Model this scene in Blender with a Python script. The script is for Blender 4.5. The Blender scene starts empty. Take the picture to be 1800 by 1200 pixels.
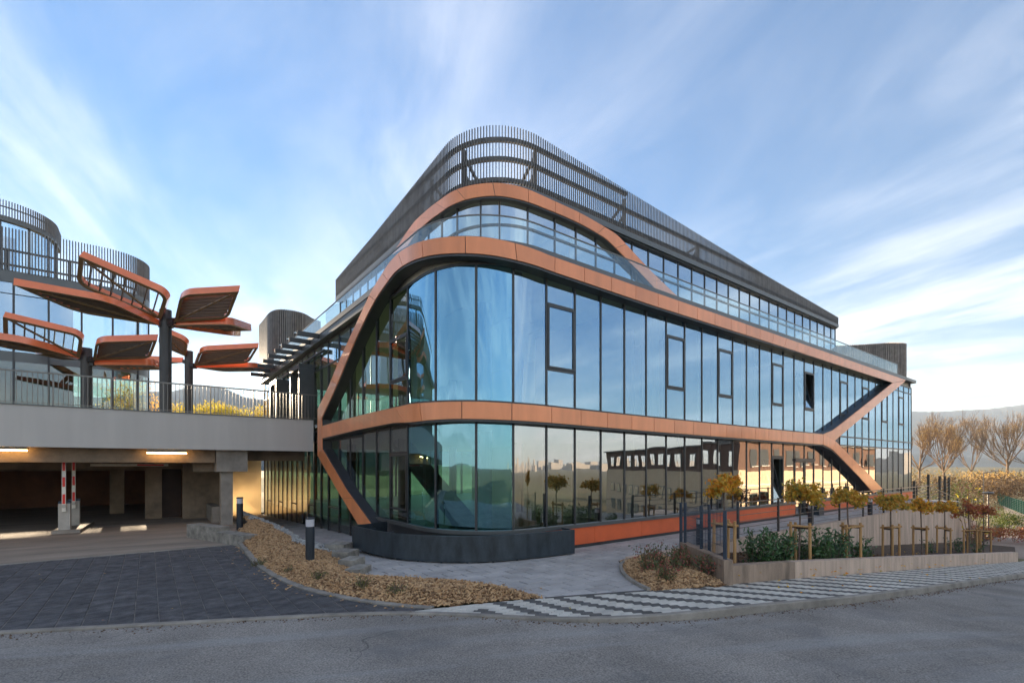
import bpy, bmesh, math, random
from math import pi, sin, cos, radians, sqrt, atan2
from mathutils import Vector, Matrix

SC = bpy.context.scene
COL = SC.collection
random.seed(7)

# ------------------------------------------------------------------ camera, sky, sun, exposure
# World axes: X runs along the right facade, Y along the left facade, camera stands at the origin.
F, CX, HY, H = 850.0, 900.0, 817.0, 2.27
YAW = 36.93
SUN_EL, SUN_AZ = 8.7, -1.0          # sun stands over +Y, a touch towards -X
cam_d = bpy.data.cameras.new('camera')
cam = bpy.data.objects.new('camera', cam_d)
COL.objects.link(cam)
cam.location = (0, 0, H)
cam.rotation_euler = (radians(90), 0, radians(-YAW))
cam_d.sensor_width = 36
cam_d.lens = 17.0
cam_d.shift_y = (HY - 600) / 1800
cam_d.clip_start = 0.1
cam_d.clip_end = 30000
SC.camera = cam

world = bpy.data.worlds.new('World')
SC.world = world
world.use_nodes = True


CLOUD_LOC = ((-10.141, 3.252, 0), (18.891, 6.312, 0), (-0.699, -7.641, 0), (-14.487, 19.95, 0))


def build_world():
    nt = world.node_tree
    N, L = nt.nodes, nt.links
    N.clear()
    out = N.new('ShaderNodeOutputWorld')
    bg = N.new('ShaderNodeBackground')
    bg.inputs['Strength'].default_value = 0.15
    L.new(bg.outputs[0], out.inputs[0])
    sky = N.new('ShaderNodeTexSky')
    sky.sky_type = 'NISHITA'
    sky.sun_disc = False
    sky.sun_elevation = radians(SUN_EL)
    sky.sun_rotation = radians(SUN_AZ)
    sky.altitude = 500
    sky.air_density = 1.25
    sky.dust_density = 0.0
    sky.ozone_density = 4.5
    # a photographer's sky is held back evenly: soften the whole sky's range, keep its hue
    gm = N.new('ShaderNodeGamma')
    gm.inputs['Gamma'].default_value = 0.8
    L.new(sky.outputs[0], gm.inputs[0])
    hs = N.new('ShaderNodeHueSaturation')
    hs.inputs['Saturation'].default_value = 1.16
    hs.inputs['Hue'].default_value = 0.507
    hs.inputs['Value'].default_value = 0.47
    L.new(gm.outputs[0], hs.inputs['Color'])
    skyc = hs.outputs[0]
    # wispy cirrus: noise on the view ray projected to a high flat layer
    tc = N.new('ShaderNodeTexCoord')
    sep = N.new('ShaderNodeSeparateXYZ')
    L.new(tc.outputs['Generated'], sep.inputs[0])

    def math_(op, a, b=None, clamp=False):
        n = N.new('ShaderNodeMath')
        n.operation = op
        n.use_clamp = clamp
        for i, x in enumerate((a, b)):
            if x is None:
                continue
            if isinstance(x, (int, float)):
                n.inputs[i].default_value = x
            else:
                L.new(x, n.inputs[i])
        return n.outputs[0]
    zc = math_('MAXIMUM', sep.outputs['Z'], 0.0)
    den = math_('ADD', zc, 0.16)
    px_ = math_('DIVIDE', sep.outputs['X'], den)
    py_ = math_('DIVIDE', sep.outputs['Y'], den)
    comb = N.new('ShaderNodeCombineXYZ')
    L.new(px_, comb.inputs[0])
    L.new(py_, comb.inputs[1])

    def noise(rot, scale, loc, detail, rough, dist, nscale):
        mp = N.new('ShaderNodeMapping')
        mp.inputs['Rotation'].default_value = (0, 0, radians(rot))
        mp.inputs['Scale'].default_value = scale
        mp.inputs['Location'].default_value = loc
        L.new(comb.outputs[0], mp.inputs[0])
        nz = N.new('ShaderNodeTexNoise')
        nz.inputs['Scale'].default_value = nscale
        nz.inputs['Detail'].default_value = detail
        nz.inputs['Roughness'].default_value = rough
        nz.inputs['Distortion'].default_value = dist
        L.new(mp.outputs[0], nz.inputs['Vector'])
        return nz.outputs['Fac']

    def ramp(x, a, b):
        n = N.new('ShaderNodeMapRange')
        n.interpolation_type = 'SMOOTHSTEP'
        n.inputs['From Min'].default_value = a
        n.inputs['From Max'].default_value = b
        L.new(x, n.inputs['Value'])
        return n.outputs[0]
    big = ramp(noise(0, (1.15, 0.5, 1), CLOUD_LOC[0], 3, 0.5, 0.5, 0.62), 0.38, 0.62)
    streak = ramp(noise(0, (1.35, 0.62, 1), CLOUD_LOC[1], 9, 0.60, 1.6, 1.1), 0.32, 0.84)
    fine = ramp(noise(0, (1.6, 0.9, 1), CLOUD_LOC[2], 9, 0.66, 1.8, 2.4), 0.40, 0.78)
    a = math_('MULTIPLY', big, math_('ADD', math_('MULTIPLY', streak, 0.62), math_('ADD', math_('MULTIPLY', fine, 0.22), 0.10)))
    veil = math_('ADD', math_('MULTIPLY', streak, 0.20), 0.03)
    mask = math_('ADD', a, veil, True)
    # a long bank of brighter cloud lower down
    low = ramp(zc, 0.50, 0.16)
    bank = ramp(noise(0, (0.9, 0.30, 1), CLOUD_LOC[3], 9, 0.62, 0.5, 0.9), 0.45, 0.64)
    mask = math_('MAXIMUM', mask, math_('MULTIPLY', math_('MULTIPLY', low, bank), 0.9), True)
    # thin haze of cloud towards the horizon
    mask = math_('MAXIMUM', mask, math_('MULTIPLY', ramp(zc, 0.10, 0.0), 0.5), True)
    mask = math_('MULTIPLY', mask, 0.94)
    addc = N.new('ShaderNodeMix')
    addc.data_type = 'RGBA'
    addc.blend_type = 'ADD'
    addc.inputs[0].default_value = 0.16
    addc.inputs[6].default_value = (2.1, 2.03, 1.95, 1)
    L.new(skyc, addc.inputs[7])
    mix = N.new('ShaderNodeMix')
    mix.data_type = 'RGBA'
    L.new(mask, mix.inputs[0])
    L.new(skyc, mix.inputs[6])
    L.new(addc.outputs[2], mix.inputs[7])
    L.new(mix.outputs[2], bg.inputs['Color'])


build_world()

sun_d = bpy.data.lights.new('sun', 'SUN')
sun_d.energy = 5.0
sun_d.angle = radians(0.5)
sun_d.color = (1.0, 0.80, 0.56)
sun = bpy.data.objects.new('sun', sun_d)
COL.objects.link(sun)
_sd = Vector((sin(radians(SUN_AZ)) * cos(radians(SUN_EL)), cos(radians(SUN_AZ)) * cos(radians(SUN_EL)), sin(radians(SUN_EL))))
sun.rotation_euler = _sd.to_track_quat('Z', 'Y').to_euler()
sun.location = _sd * 60

vs = SC.view_settings
vs.view_transform = 'Standard'
vs.look = 'None'
vs.exposure = 2.4
vs.gamma = 1.0
vs.use_curve_mapping = False
cy = SC.cycles
cy.max_bounces = 7
cy.diffuse_bounces = 3
cy.glossy_bounces = 4
cy.transmission_bounces = 4
cy.transparent_max_bounces = 24
cy.volume_bounces = 0
cy.caustics_reflective = False
cy.caustics_refractive = False
cy.sample_clamp_indirect = 6.0
cy.use_denoising = True

# ------------------------------------------------------------------ picture-to-place helpers
CU, SU = cos(radians(YAW)), sin(radians(YAW))


def ray(px, py):
    r = (px - CX) / F
    return (r * CU + SU, -r * SU + CU, (HY - py) / F)


def at_d(px, py, D):
    d = ray(px, py)
    return Vector((d[0] * D, d[1] * D, H + d[2] * D))


def hit_v(px, py, v):
    d = ray(px, py)
    return at_d(px, py, v / d[1])


def hit_u(px, py, u):
    d = ray(px, py)
    return at_d(px, py, u / d[0])


def hit_z(px, py, z=0.0):
    d = ray(px, py)
    return at_d(px, py, (z - H) / d[2])


def sm(x):
    x = max(0.0, min(1.0, x))
    return x * x * (3 - 2 * x)


def zr(u):
    """level of the pavement: flat in front of the building, falling to the right"""
    t = max(0.0, u - 7.6)
    z = -0.085 * (t * t / (t + 1.6)) if t > 0 else 0.0
    return max(z, -2.8)


def zroad(u):
    return zr(u) - 0.025 - 0.10 * sm((u - 3.5) / 4.5)


def hit_slope(px, py, dz=0.0):
    z = 0.0
    for _ in range(40):
        p = hit_z(px, py, z)
        z = 0.5 * z + 0.5 * (zr(p.x) + dz)
    return hit_z(px, py, z)


# ------------------------------------------------------------------ materials
MATS = {}


def new_mat(name):
    m = bpy.data.materials.new(name)
    m.use_nodes = True
    nt = m.node_tree
    nt.nodes.clear()
    out = nt.nodes.new('ShaderNodeOutputMaterial')
    MATS[name] = m
    return m, nt.nodes, nt.links, out


def surf(name, col, rough=0.6, metal=0.0, var=0.12, scale=3.0, bump=0.0, bscale=40.0, spec=0.5, col2=None, rand=0.0,
         streak=None, coat=0.0, fine=0.0, fscale=120.0, transl=0.0):
    """Principled surface with noise-varied colour, fine speckle, optional bump and per-object tone."""
    m, N, L, out = new_mat(name)
    b = N.new('ShaderNodeBsdfPrincipled')
    L.new(b.outputs[0], out.inputs[0])
    b.inputs['Roughness'].default_value = rough
    b.inputs['Metallic'].default_value = metal
    b.inputs['Specular IOR Level'].default_value = spec
    if coat:
        b.inputs['Coat Weight'].default_value = coat
        b.inputs['Coat Roughness'].default_value = 0.06
    geo = N.new('ShaderNodeNewGeometry')
    pos = geo.outputs['Position']
    nz = N.new('ShaderNodeTexNoise')
    nz.inputs['Scale'].default_value = scale
    nz.inputs['Detail'].default_value = 6
    nz.inputs['Roughness'].default_value = 0.6
    if streak:
        mp = N.new('ShaderNodeMapping')
        mp.inputs['Scale'].default_value = streak
        L.new(pos, mp.inputs[0])
        L.new(mp.outputs[0], nz.inputs['Vector'])
    else:
        L.new(pos, nz.inputs['Vector'])
    mixc = N.new('ShaderNodeMix')
    mixc.data_type = 'RGBA'
    warm = lambda c: (min(0.9, c[0] * 1.10), c[1], c[2] * 0.88)
    col = warm(col)
    col2 = warm(col2) if col2 else None
    c2 = col2 if col2 else tuple(max(0, c * (1 - 2 * var)) for c in col)
    c1 = col if col2 else tuple(c * (1 + var) for c in col)
    mixc.inputs[6].default_value = (*c1, 1)
    mixc.inputs[7].default_value = (*c2, 1)
    mr = N.new('ShaderNodeMapRange')
    mr.inputs['From Min'].default_value = 0.3
    mr.inputs['From Max'].default_value = 0.7
    L.new(nz.outputs['Fac'], mr.inputs['Value'])
    L.new(mr.outputs[0], mixc.inputs[0])
    colr = mixc.outputs[2]
    if fine:
        n2 = N.new('ShaderNodeTexNoise')
        n2.inputs['Scale'].default_value = fscale
        n2.inputs['Detail'].default_value = 3
        L.new(pos, n2.inputs['Vector'])
        mr2 = N.new('ShaderNodeMapRange')
        mr2.inputs['From Min'].default_value = 0.3
        mr2.inputs['From Max'].default_value = 0.7
        mr2.inputs['To Min'].default_value = 1 - fine
        mr2.inputs['To Max'].default_value = 1 + fine
        L.new(n2.outputs['Fac'], mr2.inputs['Value'])
        mu = N.new('ShaderNodeMix')
        mu.data_type = 'RGBA'
        mu.blend_type = 'MULTIPLY'
        mu.inputs[0].default_value = 1
        L.new(colr, mu.inputs[6])
        L.new(mr2.outputs[0], mu.inputs[7])
        colr = mu.outputs[2]
    if rand:
        oi = N.new('ShaderNodeObjectInfo')
        mr3 = N.new('ShaderNodeMapRange')
        mr3.inputs['To Min'].default_value = 1 - rand
        mr3.inputs['To Max'].default_value = 1 + rand
        L.new(oi.outputs['Random'], mr3.inputs['Value'])
        mu = N.new('ShaderNodeMix')
        mu.data_type = 'RGBA'
        mu.blend_type = 'MULTIPLY'
        mu.inputs[0].default_value = 1
        L.new(colr, mu.inputs[6])
        L.new(mr3.outputs[0], mu.inputs[7])
        colr = mu.outputs[2]
    L.new(colr, b.inputs['Base Color'])
    if bump:
        n3 = N.new('ShaderNodeTexNoise')
        n3.inputs['Scale'].default_value = bscale
        n3.inputs['Detail'].default_value = 4
        L.new(pos, n3.inputs['Vector'])
        bp = N.new('ShaderNodeBump')
        bp.inputs['Strength'].default_value = bump
        bp.inputs['Distance'].default_value = 0.02
        L.new(n3.outputs['Fac'], bp.inputs['Height'])
        L.new(bp.outputs[0], b.inputs['Normal'])
    if transl:
        tr = N.new('ShaderNodeBsdfTranslucent')
        L.new(colr, tr.inputs[0])
        mx = N.new('ShaderNodeMixShader')
        mx.inputs[0].default_value = transl
        L.new(b.outputs[0], mx.inputs[1])
        L.new(tr.outputs[0], mx.inputs[2])
        L.new(mx.outputs[0], out.inputs[0])
    return m


def glass(name, tint, refl, ior=1.6, wav=0.02, gcol=(0.95, 0.97, 1.0), wscale=0.9):
    """coated facade glass: tinted see-through under a mirror layer that grows with the angle"""
    m, N, L, out = new_mat(name)
    tr = N.new('ShaderNodeBsdfTransparent')
    tr.inputs[0].default_value = (*tint, 1)
    gl = N.new('ShaderNodeBsdfGlossy')
    gl.inputs['Color'].default_value = (*gcol, 1)
    gl.inputs['Roughness'].default_value = 0.0
    fr = N.new('ShaderNodeFresnel')
    fr.inputs['IOR'].default_value = ior
    ma = N.new('ShaderNodeMath')
    ma.operation = 'MULTIPLY_ADD'
    ma.inputs[1].default_value = 1 - refl
    ma.inputs[2].default_value = refl
    ma.use_clamp = True
    L.new(fr.outputs[0], ma.inputs[0])
    mx = N.new('ShaderNodeMixShader')
    L.new(ma.outputs[0], mx.inputs[0])
    L.new(tr.outputs[0], mx.inputs[1])
    L.new(gl.outputs[0], mx.inputs[2])
    L.new(mx.outputs[0], out.inputs[0])
    if wav:
        geo = N.new('ShaderNodeNewGeometry')
        oi = N.new('ShaderNodeObjectInfo')
        vm = N.new('ShaderNodeVectorMath')
        vm.operation = 'ADD'
        sc = N.new('ShaderNodeMath')
        sc.operation = 'MULTIPLY'
        sc.inputs[1].default_value = 40
        L.new(oi.outputs['Random'], sc.inputs[0])
        L.new(geo.outputs['Position'], vm.inputs[0])
        L.new(sc.outputs[0], vm.inputs[1])
        nz = N.new('ShaderNodeTexNoise')
        nz.inputs['Scale'].default_value = wscale
        nz.inputs['Detail'].default_value = 1
        L.new(vm.outputs[0], nz.inputs['Vector'])
        bp = N.new('ShaderNodeBump')
        bp.inputs['Strength'].default_value = wav
        bp.inputs['Distance'].default_value = 0.2
        L.new(nz.outputs['Fac'], bp.inputs['Height'])
        wn = N.new('ShaderNodeTexWhiteNoise')
        wn.noise_dimensions = '1D'
        L.new(sc.outputs[0], wn.inputs['W'])
        v1 = N.new('ShaderNodeVectorMath')
        v1.operation = 'SUBTRACT'
        v1.inputs[1].default_value = (0.5, 0.5, 0.5)
        L.new(wn.outputs['Color'], v1.inputs[0])
        v2 = N.new('ShaderNodeVectorMath')
        v2.operation = 'SCALE'
        v2.inputs['Scale'].default_value = 0.008
        L.new(v1.outputs[0], v2.inputs[0])
        v3 = N.new('ShaderNodeVectorMath')
        v3.operation = 'ADD'
        L.new(bp.outputs[0], v3.inputs[0])
        L.new(v2.outputs[0], v3.inputs[1])
        v4 = N.new('ShaderNodeVectorMath')
        v4.operation = 'NORMALIZE'
        L.new(v3.outputs[0], v4.inputs[0])
        L.new(v4.outputs[0], gl.inputs['Normal'])
    return m


def emit(name, col, s):
    m, N, L, out = new_mat(name)
    e = N.new('ShaderNodeEmission')
    e.inputs[0].default_value = (*col, 1)
    e.inputs[1].default_value = s
    L.new(e.outputs[0], out.inputs[0])
    return m


def clear(name, tint):
    m, N, L, out = new_mat(name)
    tr = N.new('ShaderNodeBsdfTransparent')
    tr.inputs[0].default_value = (*tint, 1)
    L.new(tr.outputs[0], out.inputs[0])
    return m


def leafmat(name, c1, c2, c3, transl=0.35, rough=0.55):
    """foliage: tone varies leaf by leaf"""
    m, N, L, out = new_mat(name)
    geo = N.new('ShaderNodeNewGeometry')
    cr = N.new('ShaderNodeValToRGB')
    cr.color_ramp.elements[0].color = (*c1, 1)
    cr.color_ramp.elements[1].color = (*c3, 1)
    e = cr.color_ramp.elements.new(0.5)
    e.color = (*c2, 1)
    L.new(geo.outputs['Random Per Island'], cr.inputs[0])
    b = N.new('ShaderNodeBsdfPrincipled')
    b.inputs['Roughness'].default_value = rough
    L.new(cr.outputs[0], b.inputs['Base Color'])
    tr = N.new('ShaderNodeBsdfTranslucent')
    L.new(cr.outputs[0], tr.inputs[0])
    mx = N.new('ShaderNodeMixShader')
    mx.inputs[0].default_value = transl
    L.new(b.outputs[0], mx.inputs[1])
    L.new(tr.outputs[0], mx.inputs[2])
    L.new(mx.outputs[0], out.inputs[0])
    return m


surf('slat_light', (0.19, 0.195, 0.20), rough=0.5, metal=0.3, var=0.15, scale=4, rand=0.15)
surf('orange', (0.88, 0.31, 0.145), rough=0.32, metal=0.12, var=0.06, scale=1.6, coat=0.3, rand=0.07, spec=0.4, streak=(1.6, 1.6, 0.25))
surf('orange_plinth', (0.68, 0.13, 0.04), rough=0.5, var=0.07, scale=1.5, rand=0.03)
surf('orange_leaf', (0.84, 0.22, 0.09), rough=0.25, metal=0.15, var=0.05, coat=0.6)
surf('dark_metal', (0.062, 0.068, 0.078), rough=0.42, metal=0.4, var=0.1, scale=2)
surf('slat_metal', (0.13, 0.135, 0.145), rough=0.5, metal=0.3, var=0.12, scale=4, rand=0.12)
surf('slat_brown', (0.30, 0.275, 0.265), rough=0.55, metal=0.3, var=0.15, scale=4, rand=0.15)
surf('fascia_metal', (0.12, 0.135, 0.15), rough=0.42, metal=0.5, var=0.06, scale=1)
surf('leaf_frame', (0.22, 0.155, 0.08), rough=0.5, var=0.1)
surf('leaf_slat', (0.11, 0.078, 0.045), rough=0.6, var=0.1)
surf('post_metal', (0.075, 0.078, 0.085), rough=0.5, metal=0.3, var=0.15, scale=5, streak=(1, 1, 0.2))
surf('rail_metal', (0.16, 0.16, 0.165), rough=0.35, metal=0.8, var=0.1)
surf('planter_paint', (0.030, 0.044, 0.060), rough=0.42, var=0.3, scale=2.5, streak=(2, 2, 0.6), fine=0.1, fscale=30)
surf('fence_paint', (0.03, 0.05, 0.085), rough=0.45, var=0.1)
surf('concrete', (0.30, 0.285, 0.27), rough=0.85, var=0.16, scale=2.2, bump=0.25, bscale=30, fine=0.08, fscale=60)
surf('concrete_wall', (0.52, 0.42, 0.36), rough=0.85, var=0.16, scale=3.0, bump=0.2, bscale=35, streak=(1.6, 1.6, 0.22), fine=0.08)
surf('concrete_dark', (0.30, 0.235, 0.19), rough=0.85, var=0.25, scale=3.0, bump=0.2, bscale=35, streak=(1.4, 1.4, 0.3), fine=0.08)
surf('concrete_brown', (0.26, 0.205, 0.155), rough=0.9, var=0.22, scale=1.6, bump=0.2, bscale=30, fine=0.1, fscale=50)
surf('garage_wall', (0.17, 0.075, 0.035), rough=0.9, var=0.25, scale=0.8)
surf('plaster', (0.52, 0.52, 0.53), rough=0.9, var=0.05, scale=1.2, bump=0.12, bscale=140, fine=0.05, streak=(1.2, 1.2, 0.12))
surf('cream_wall', (0.80, 0.74, 0.60), rough=0.9, var=0.04, scale=0.6, transl=0.6)  # translucency added so the camera side glows though the sun is behind
surf('asphalt', (0.275, 0.27, 0.27), rough=0.92, var=0.16, scale=0.5, bump=0.9, bscale=70, fine=0.42, fscale=48, spec=0.3)


def road_wear(m):
    nt = m.node_tree
    N, L = nt.nodes, nt.links
    b = [n for n in N if n.type == 'BSDF_PRINCIPLED'][0]
    src = b.inputs['Base Color'].links[0].from_socket
    geo = N.new('ShaderNodeNewGeometry')

    def mul(a, fac, col, blend='MIX'):
        n = N.new('ShaderNodeMix')
        n.data_type = 'RGBA'
        n.blend_type = blend
        L.new(fac, n.inputs[0])
        L.new(a, n.inputs[6])
        n.inputs[7].default_value = (*col, 1)
        return n.outputs[2]

    def rng_(x, a, c, lo=0.0, hi=1.0):
        n = N.new('ShaderNodeMapRange')
        n.interpolation_type = 'SMOOTHSTEP'
        n.inputs['From Min'].default_value = a
        n.inputs['From Max'].default_value = c
        n.inputs['To Min'].default_value = lo
        n.inputs['To Max'].default_value = hi
        L.new(x, n.inputs['Value'])
        return n.outputs[0]

    def mapped(scale, rot):
        mp = N.new('ShaderNodeMapping')
        mp.vector_type = 'TEXTURE'
        mp.inputs['Rotation'].default_value = (0, 0, radians(rot))
        mp.inputs['Scale'].default_value = scale
        L.new(geo.outputs['Position'], mp.inputs[0])
        return mp.outputs[0]
    # streaks along the carriageway
    nz = N.new('ShaderNodeTexNoise')
    nz.inputs['Scale'].default_value = 1.0
    nz.inputs['Detail'].default_value = 5
    L.new(mapped((6.0, 0.45, 1), -22), nz.inputs['Vector'])
    c = mul(src, rng_(nz.outputs['Fac'], 0.45, 0.75, 0, 0.4), (0.40, 0.395, 0.39))
    nz2 = N.new('ShaderNodeTexNoise')
    nz2.inputs['Scale'].default_value = 0.55
    nz2.inputs['Detail'].default_value = 7
    nz2.inputs['Roughness'].default_value = 0.65
    L.new(geo.outputs['Position'], nz2.inputs['Vector'])
    c = mul(c, rng_(nz2.outputs['Fac'], 0.50, 0.68, 0, 0.5), (0.16, 0.155, 0.155))
    # hairline cracks
    nzw = N.new('ShaderNodeTexNoise')
    nzw.inputs['Scale'].default_value = 1.7
    L.new(geo.outputs['Position'], nzw.inputs['Vector'])
    ad = N.new('ShaderNodeVectorMath')
    ad.operation = 'MULTIPLY_ADD'
    ad.inputs[1].default_value = (0.9, 0.9, 0)
    L.new(nzw.outputs['Color'], ad.inputs[0])
    L.new(geo.outputs['Position'], ad.inputs[2])
    vo = N.new('ShaderNodeTexVoronoi')
    vo.feature = 'DISTANCE_TO_EDGE'
    vo.inputs['Scale'].default_value = 0.36
    L.new(ad.outputs[0], vo.inputs['Vector'])
    crack = rng_(vo.outputs['Distance'], 0.004, 0.0, 0, 1)
    mk = rng_(nz2.outputs['Fac'], 0.46, 0.56, 0, 0.55)
    mm = N.new('ShaderNodeMath')
    mm.operation = 'MULTIPLY'
    L.new(crack, mm.inputs[0])
    L.new(mk, mm.inputs[1])
    c = mul(c, mm.outputs[0], (0.05, 0.05, 0.05))
    L.new(c, b.inputs['Base Color'])


road_wear(MATS['asphalt'])
surf('asphalt_old', (0.27, 0.235, 0.205), rough=0.92, var=0.2, scale=0.9, bump=0.4, bscale=90, fine=0.16, fscale=70, streak=(0.35, 1.6, 1))
surf('paver_dark', (0.078, 0.080, 0.092), rough=0.8, var=0.3, scale=5, bump=0.4, bscale=70, fine=0.25, fscale=60, rand=0.22)
surf('joint_dust', (0.20, 0.195, 0.19), rough=0.95, var=0.3, scale=3)
surf('plaza_tile', (0.40, 0.41, 0.44), rough=0.8, var=0.14, scale=1.4, bump=0.2, bscale=80, fine=0.08, fscale=60, rand=0.09)
surf('plaza_joint', (0.055, 0.05, 0.045), rough=0.95, var=0.2)
surf('paver_white', (0.54, 0.55, 0.54), rough=0.85, var=0.12, scale=2.0, bump=0.2, bscale=80, fine=0.1, rand=0.09)
surf('paver_black', (0.11, 0.112, 0.118), rough=0.85, var=0.2, scale=4, bump=0.2, bscale=80, fine=0.12, rand=0.12)
surf('kerb_stone', (0.27, 0.262, 0.25), rough=0.85, var=0.2, scale=2.5, bump=0.25, bscale=60, fine=0.12, rand=0.08)
surf('stone_block', (0.30, 0.295, 0.28), rough=0.9, var=0.25, scale=5, bump=0.5, bscale=30, fine=0.15, rand=0.1)
surf('soil', (0.075, 0.048, 0.03), rough=0.95, var=0.3, scale=8, bump=0.8, bscale=30)
surf('mulch_base', (0.22, 0.125, 0.06), rough=0.95, var=0.35, scale=20, bump=1.0, bscale=50)
surf('grass_ground', (0.085, 0.11, 0.03), rough=0.95, var=0.3, scale=0.3, bump=0.5, bscale=10, fine=0.25, fscale=6)
surf('field', (0.20, 0.15, 0.065), rough=0.95, var=0.3, scale=0.04, col2=(0.10, 0.11, 0.04))
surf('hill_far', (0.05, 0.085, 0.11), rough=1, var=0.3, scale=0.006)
surf('wood_stake', (0.46, 0.28, 0.12), rough=0.75, var=0.2, scale=4, streak=(8, 8, 0.8))
surf('bark', (0.26, 0.19, 0.13), rough=0.9, var=0.3, scale=8)
surf('bark_young', (0.16, 0.125, 0.105), rough=0.85, var=0.25, scale=10)
surf('rubber', (0.04, 0.025, 0.02), rough=0.8)
surf('white_paint', (0.75, 0.75, 0.73), rough=0.45, var=0.06)
surf('red_tape', (0.72, 0.03, 0.02), rough=0.4, var=0.05)
surf('grey_housing', (0.44, 0.44, 0.43), rough=0.5, var=0.1)
surf('bollard_paint', (0.028, 0.037, 0.052), rough=0.42, metal=0.2)
surf('frosted', (0.70, 0.74, 0.86), rough=0.5, var=0.03, transl=0.3)
surf('interior_white', (0.62, 0.63, 0.62), rough=0.8, var=0.04)
surf('interior_floor', (0.16, 0.155, 0.13), rough=0.35, var=0.15, scale=1.5)
surf('interior_grey', (0.26, 0.27, 0.27), rough=0.8, var=0.1)
surf('curtain', (0.72, 0.76, 0.76), rough=0.9, var=0.06, streak=(12, 12, 0.1), scale=2, transl=0.5)
surf('render_pale', (0.60, 0.50, 0.37), rough=0.9, var=0.06)
surf('render_brown', (0.14, 0.085, 0.065), rough=0.8, var=0.1)
surf('green_fence', (0.01, 0.10, 0.075), rough=0.5)
surf('far_road', (0.33, 0.27, 0.23), rough=0.9, var=0.1, scale=0.5)
surf('roof_grey', (0.22, 0.22, 0.22), rough=0.8)
glass('glass_main', (0.55, 0.74, 0.82), 0.42, ior=1.7, wav=0.014, gcol=(0.55, 0.77, 0.98))
glass('glass_corner', (0.34, 0.70, 0.66), 0.36, ior=1.6, wav=0.02, gcol=(0.42, 0.82, 1.0))
glass('glass_curve', (0.25, 0.50, 0.60), 0.46, ior=1.6, wav=0.02, gcol=(0.36, 0.70, 0.96))
glass('glass_low', (0.55, 0.68, 0.62), 0.38, ior=1.7, wav=0.015)
glass('glass_left', (0.36, 0.52, 0.44), 0.12, ior=1.55, wav=0.015)
glass('glass_third', (0.40, 0.55, 0.62), 0.46, ior=1.7, wav=0.01, gcol=(0.68, 0.84, 1.0))
glass('glass_rail', (0.80, 0.93, 0.94), 0.10, ior=1.5, wav=0.01, gcol=(0.85, 0.95, 1.0))
glass('glass_blade', (0.55, 0.68, 0.66), 0.12, ior=1.5, wav=0)
clear('glass_back', (0.97, 0.99, 0.98))
leafmat('leaf_autumn', (0.66, 0.21, 0.02), (0.85, 0.46, 0.04), (0.34, 0.28, 0.05))
leafmat('leaf_autumn_dull', (0.55, 0.24, 0.03), (0.76, 0.46, 0.05), (0.24, 0.26, 0.06))
leafmat('leaf_red', (0.42, 0.07, 0.04), (0.36, 0.12, 0.05), (0.55, 0.25, 0.05))
leafmat('leaf_laurel', (0.035, 0.085, 0.03), (0.06, 0.13, 0.04), (0.10, 0.19, 0.06), transl=0.15, rough=0.35)
leafmat('leaf_photinia', (0.07, 0.11, 0.035), (0.13, 0.14, 0.05), (0.45, 0.08, 0.08), transl=0.25)
leafmat('leaf_green', (0.05, 0.09, 0.015), (0.10, 0.14, 0.02), (0.20, 0.20, 0.03))
leafmat('leaf_dry', (0.085, 0.05, 0.03), (0.15, 0.09, 0.04), (0.22, 0.14, 0.05))
leafmat('leaf_gold', (0.60, 0.36, 0.09), (0.72, 0.48, 0.14), (0.48, 0.26, 0.08), transl=0.55)
leafmat('leaf_scrub', (0.30, 0.20, 0.08), (0.42, 0.28, 0.10), (0.24, 0.20, 0.07), transl=0.5)
leafmat('leaf_yellow', (0.60, 0.42, 0.03), (0.66, 0.50, 0.04), (0.40, 0.36, 0.05), transl=0.5)
leafmat('chips', (0.40, 0.22, 0.10), (0.58, 0.37, 0.19), (0.17, 0.085, 0.04), transl=0.0, rough=0.9)
leafmat('chips_dark', (0.11, 0.06, 0.03), (0.16, 0.085, 0.04), (0.05, 0.03, 0.02), transl=0.0, rough=0.9)
leafmat('pebbles', (0.36, 0.35, 0.33), (0.50, 0.49, 0.46), (0.20, 0.19, 0.18), transl=0.0, rough=0.8)
leafmat('weed', (0.06, 0.09, 0.02), (0.12, 0.13, 0.03), (0.20, 0.18, 0.06), transl=0.2)
emit('tube_light', (1.0, 0.58, 0.2), 7.0)

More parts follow.
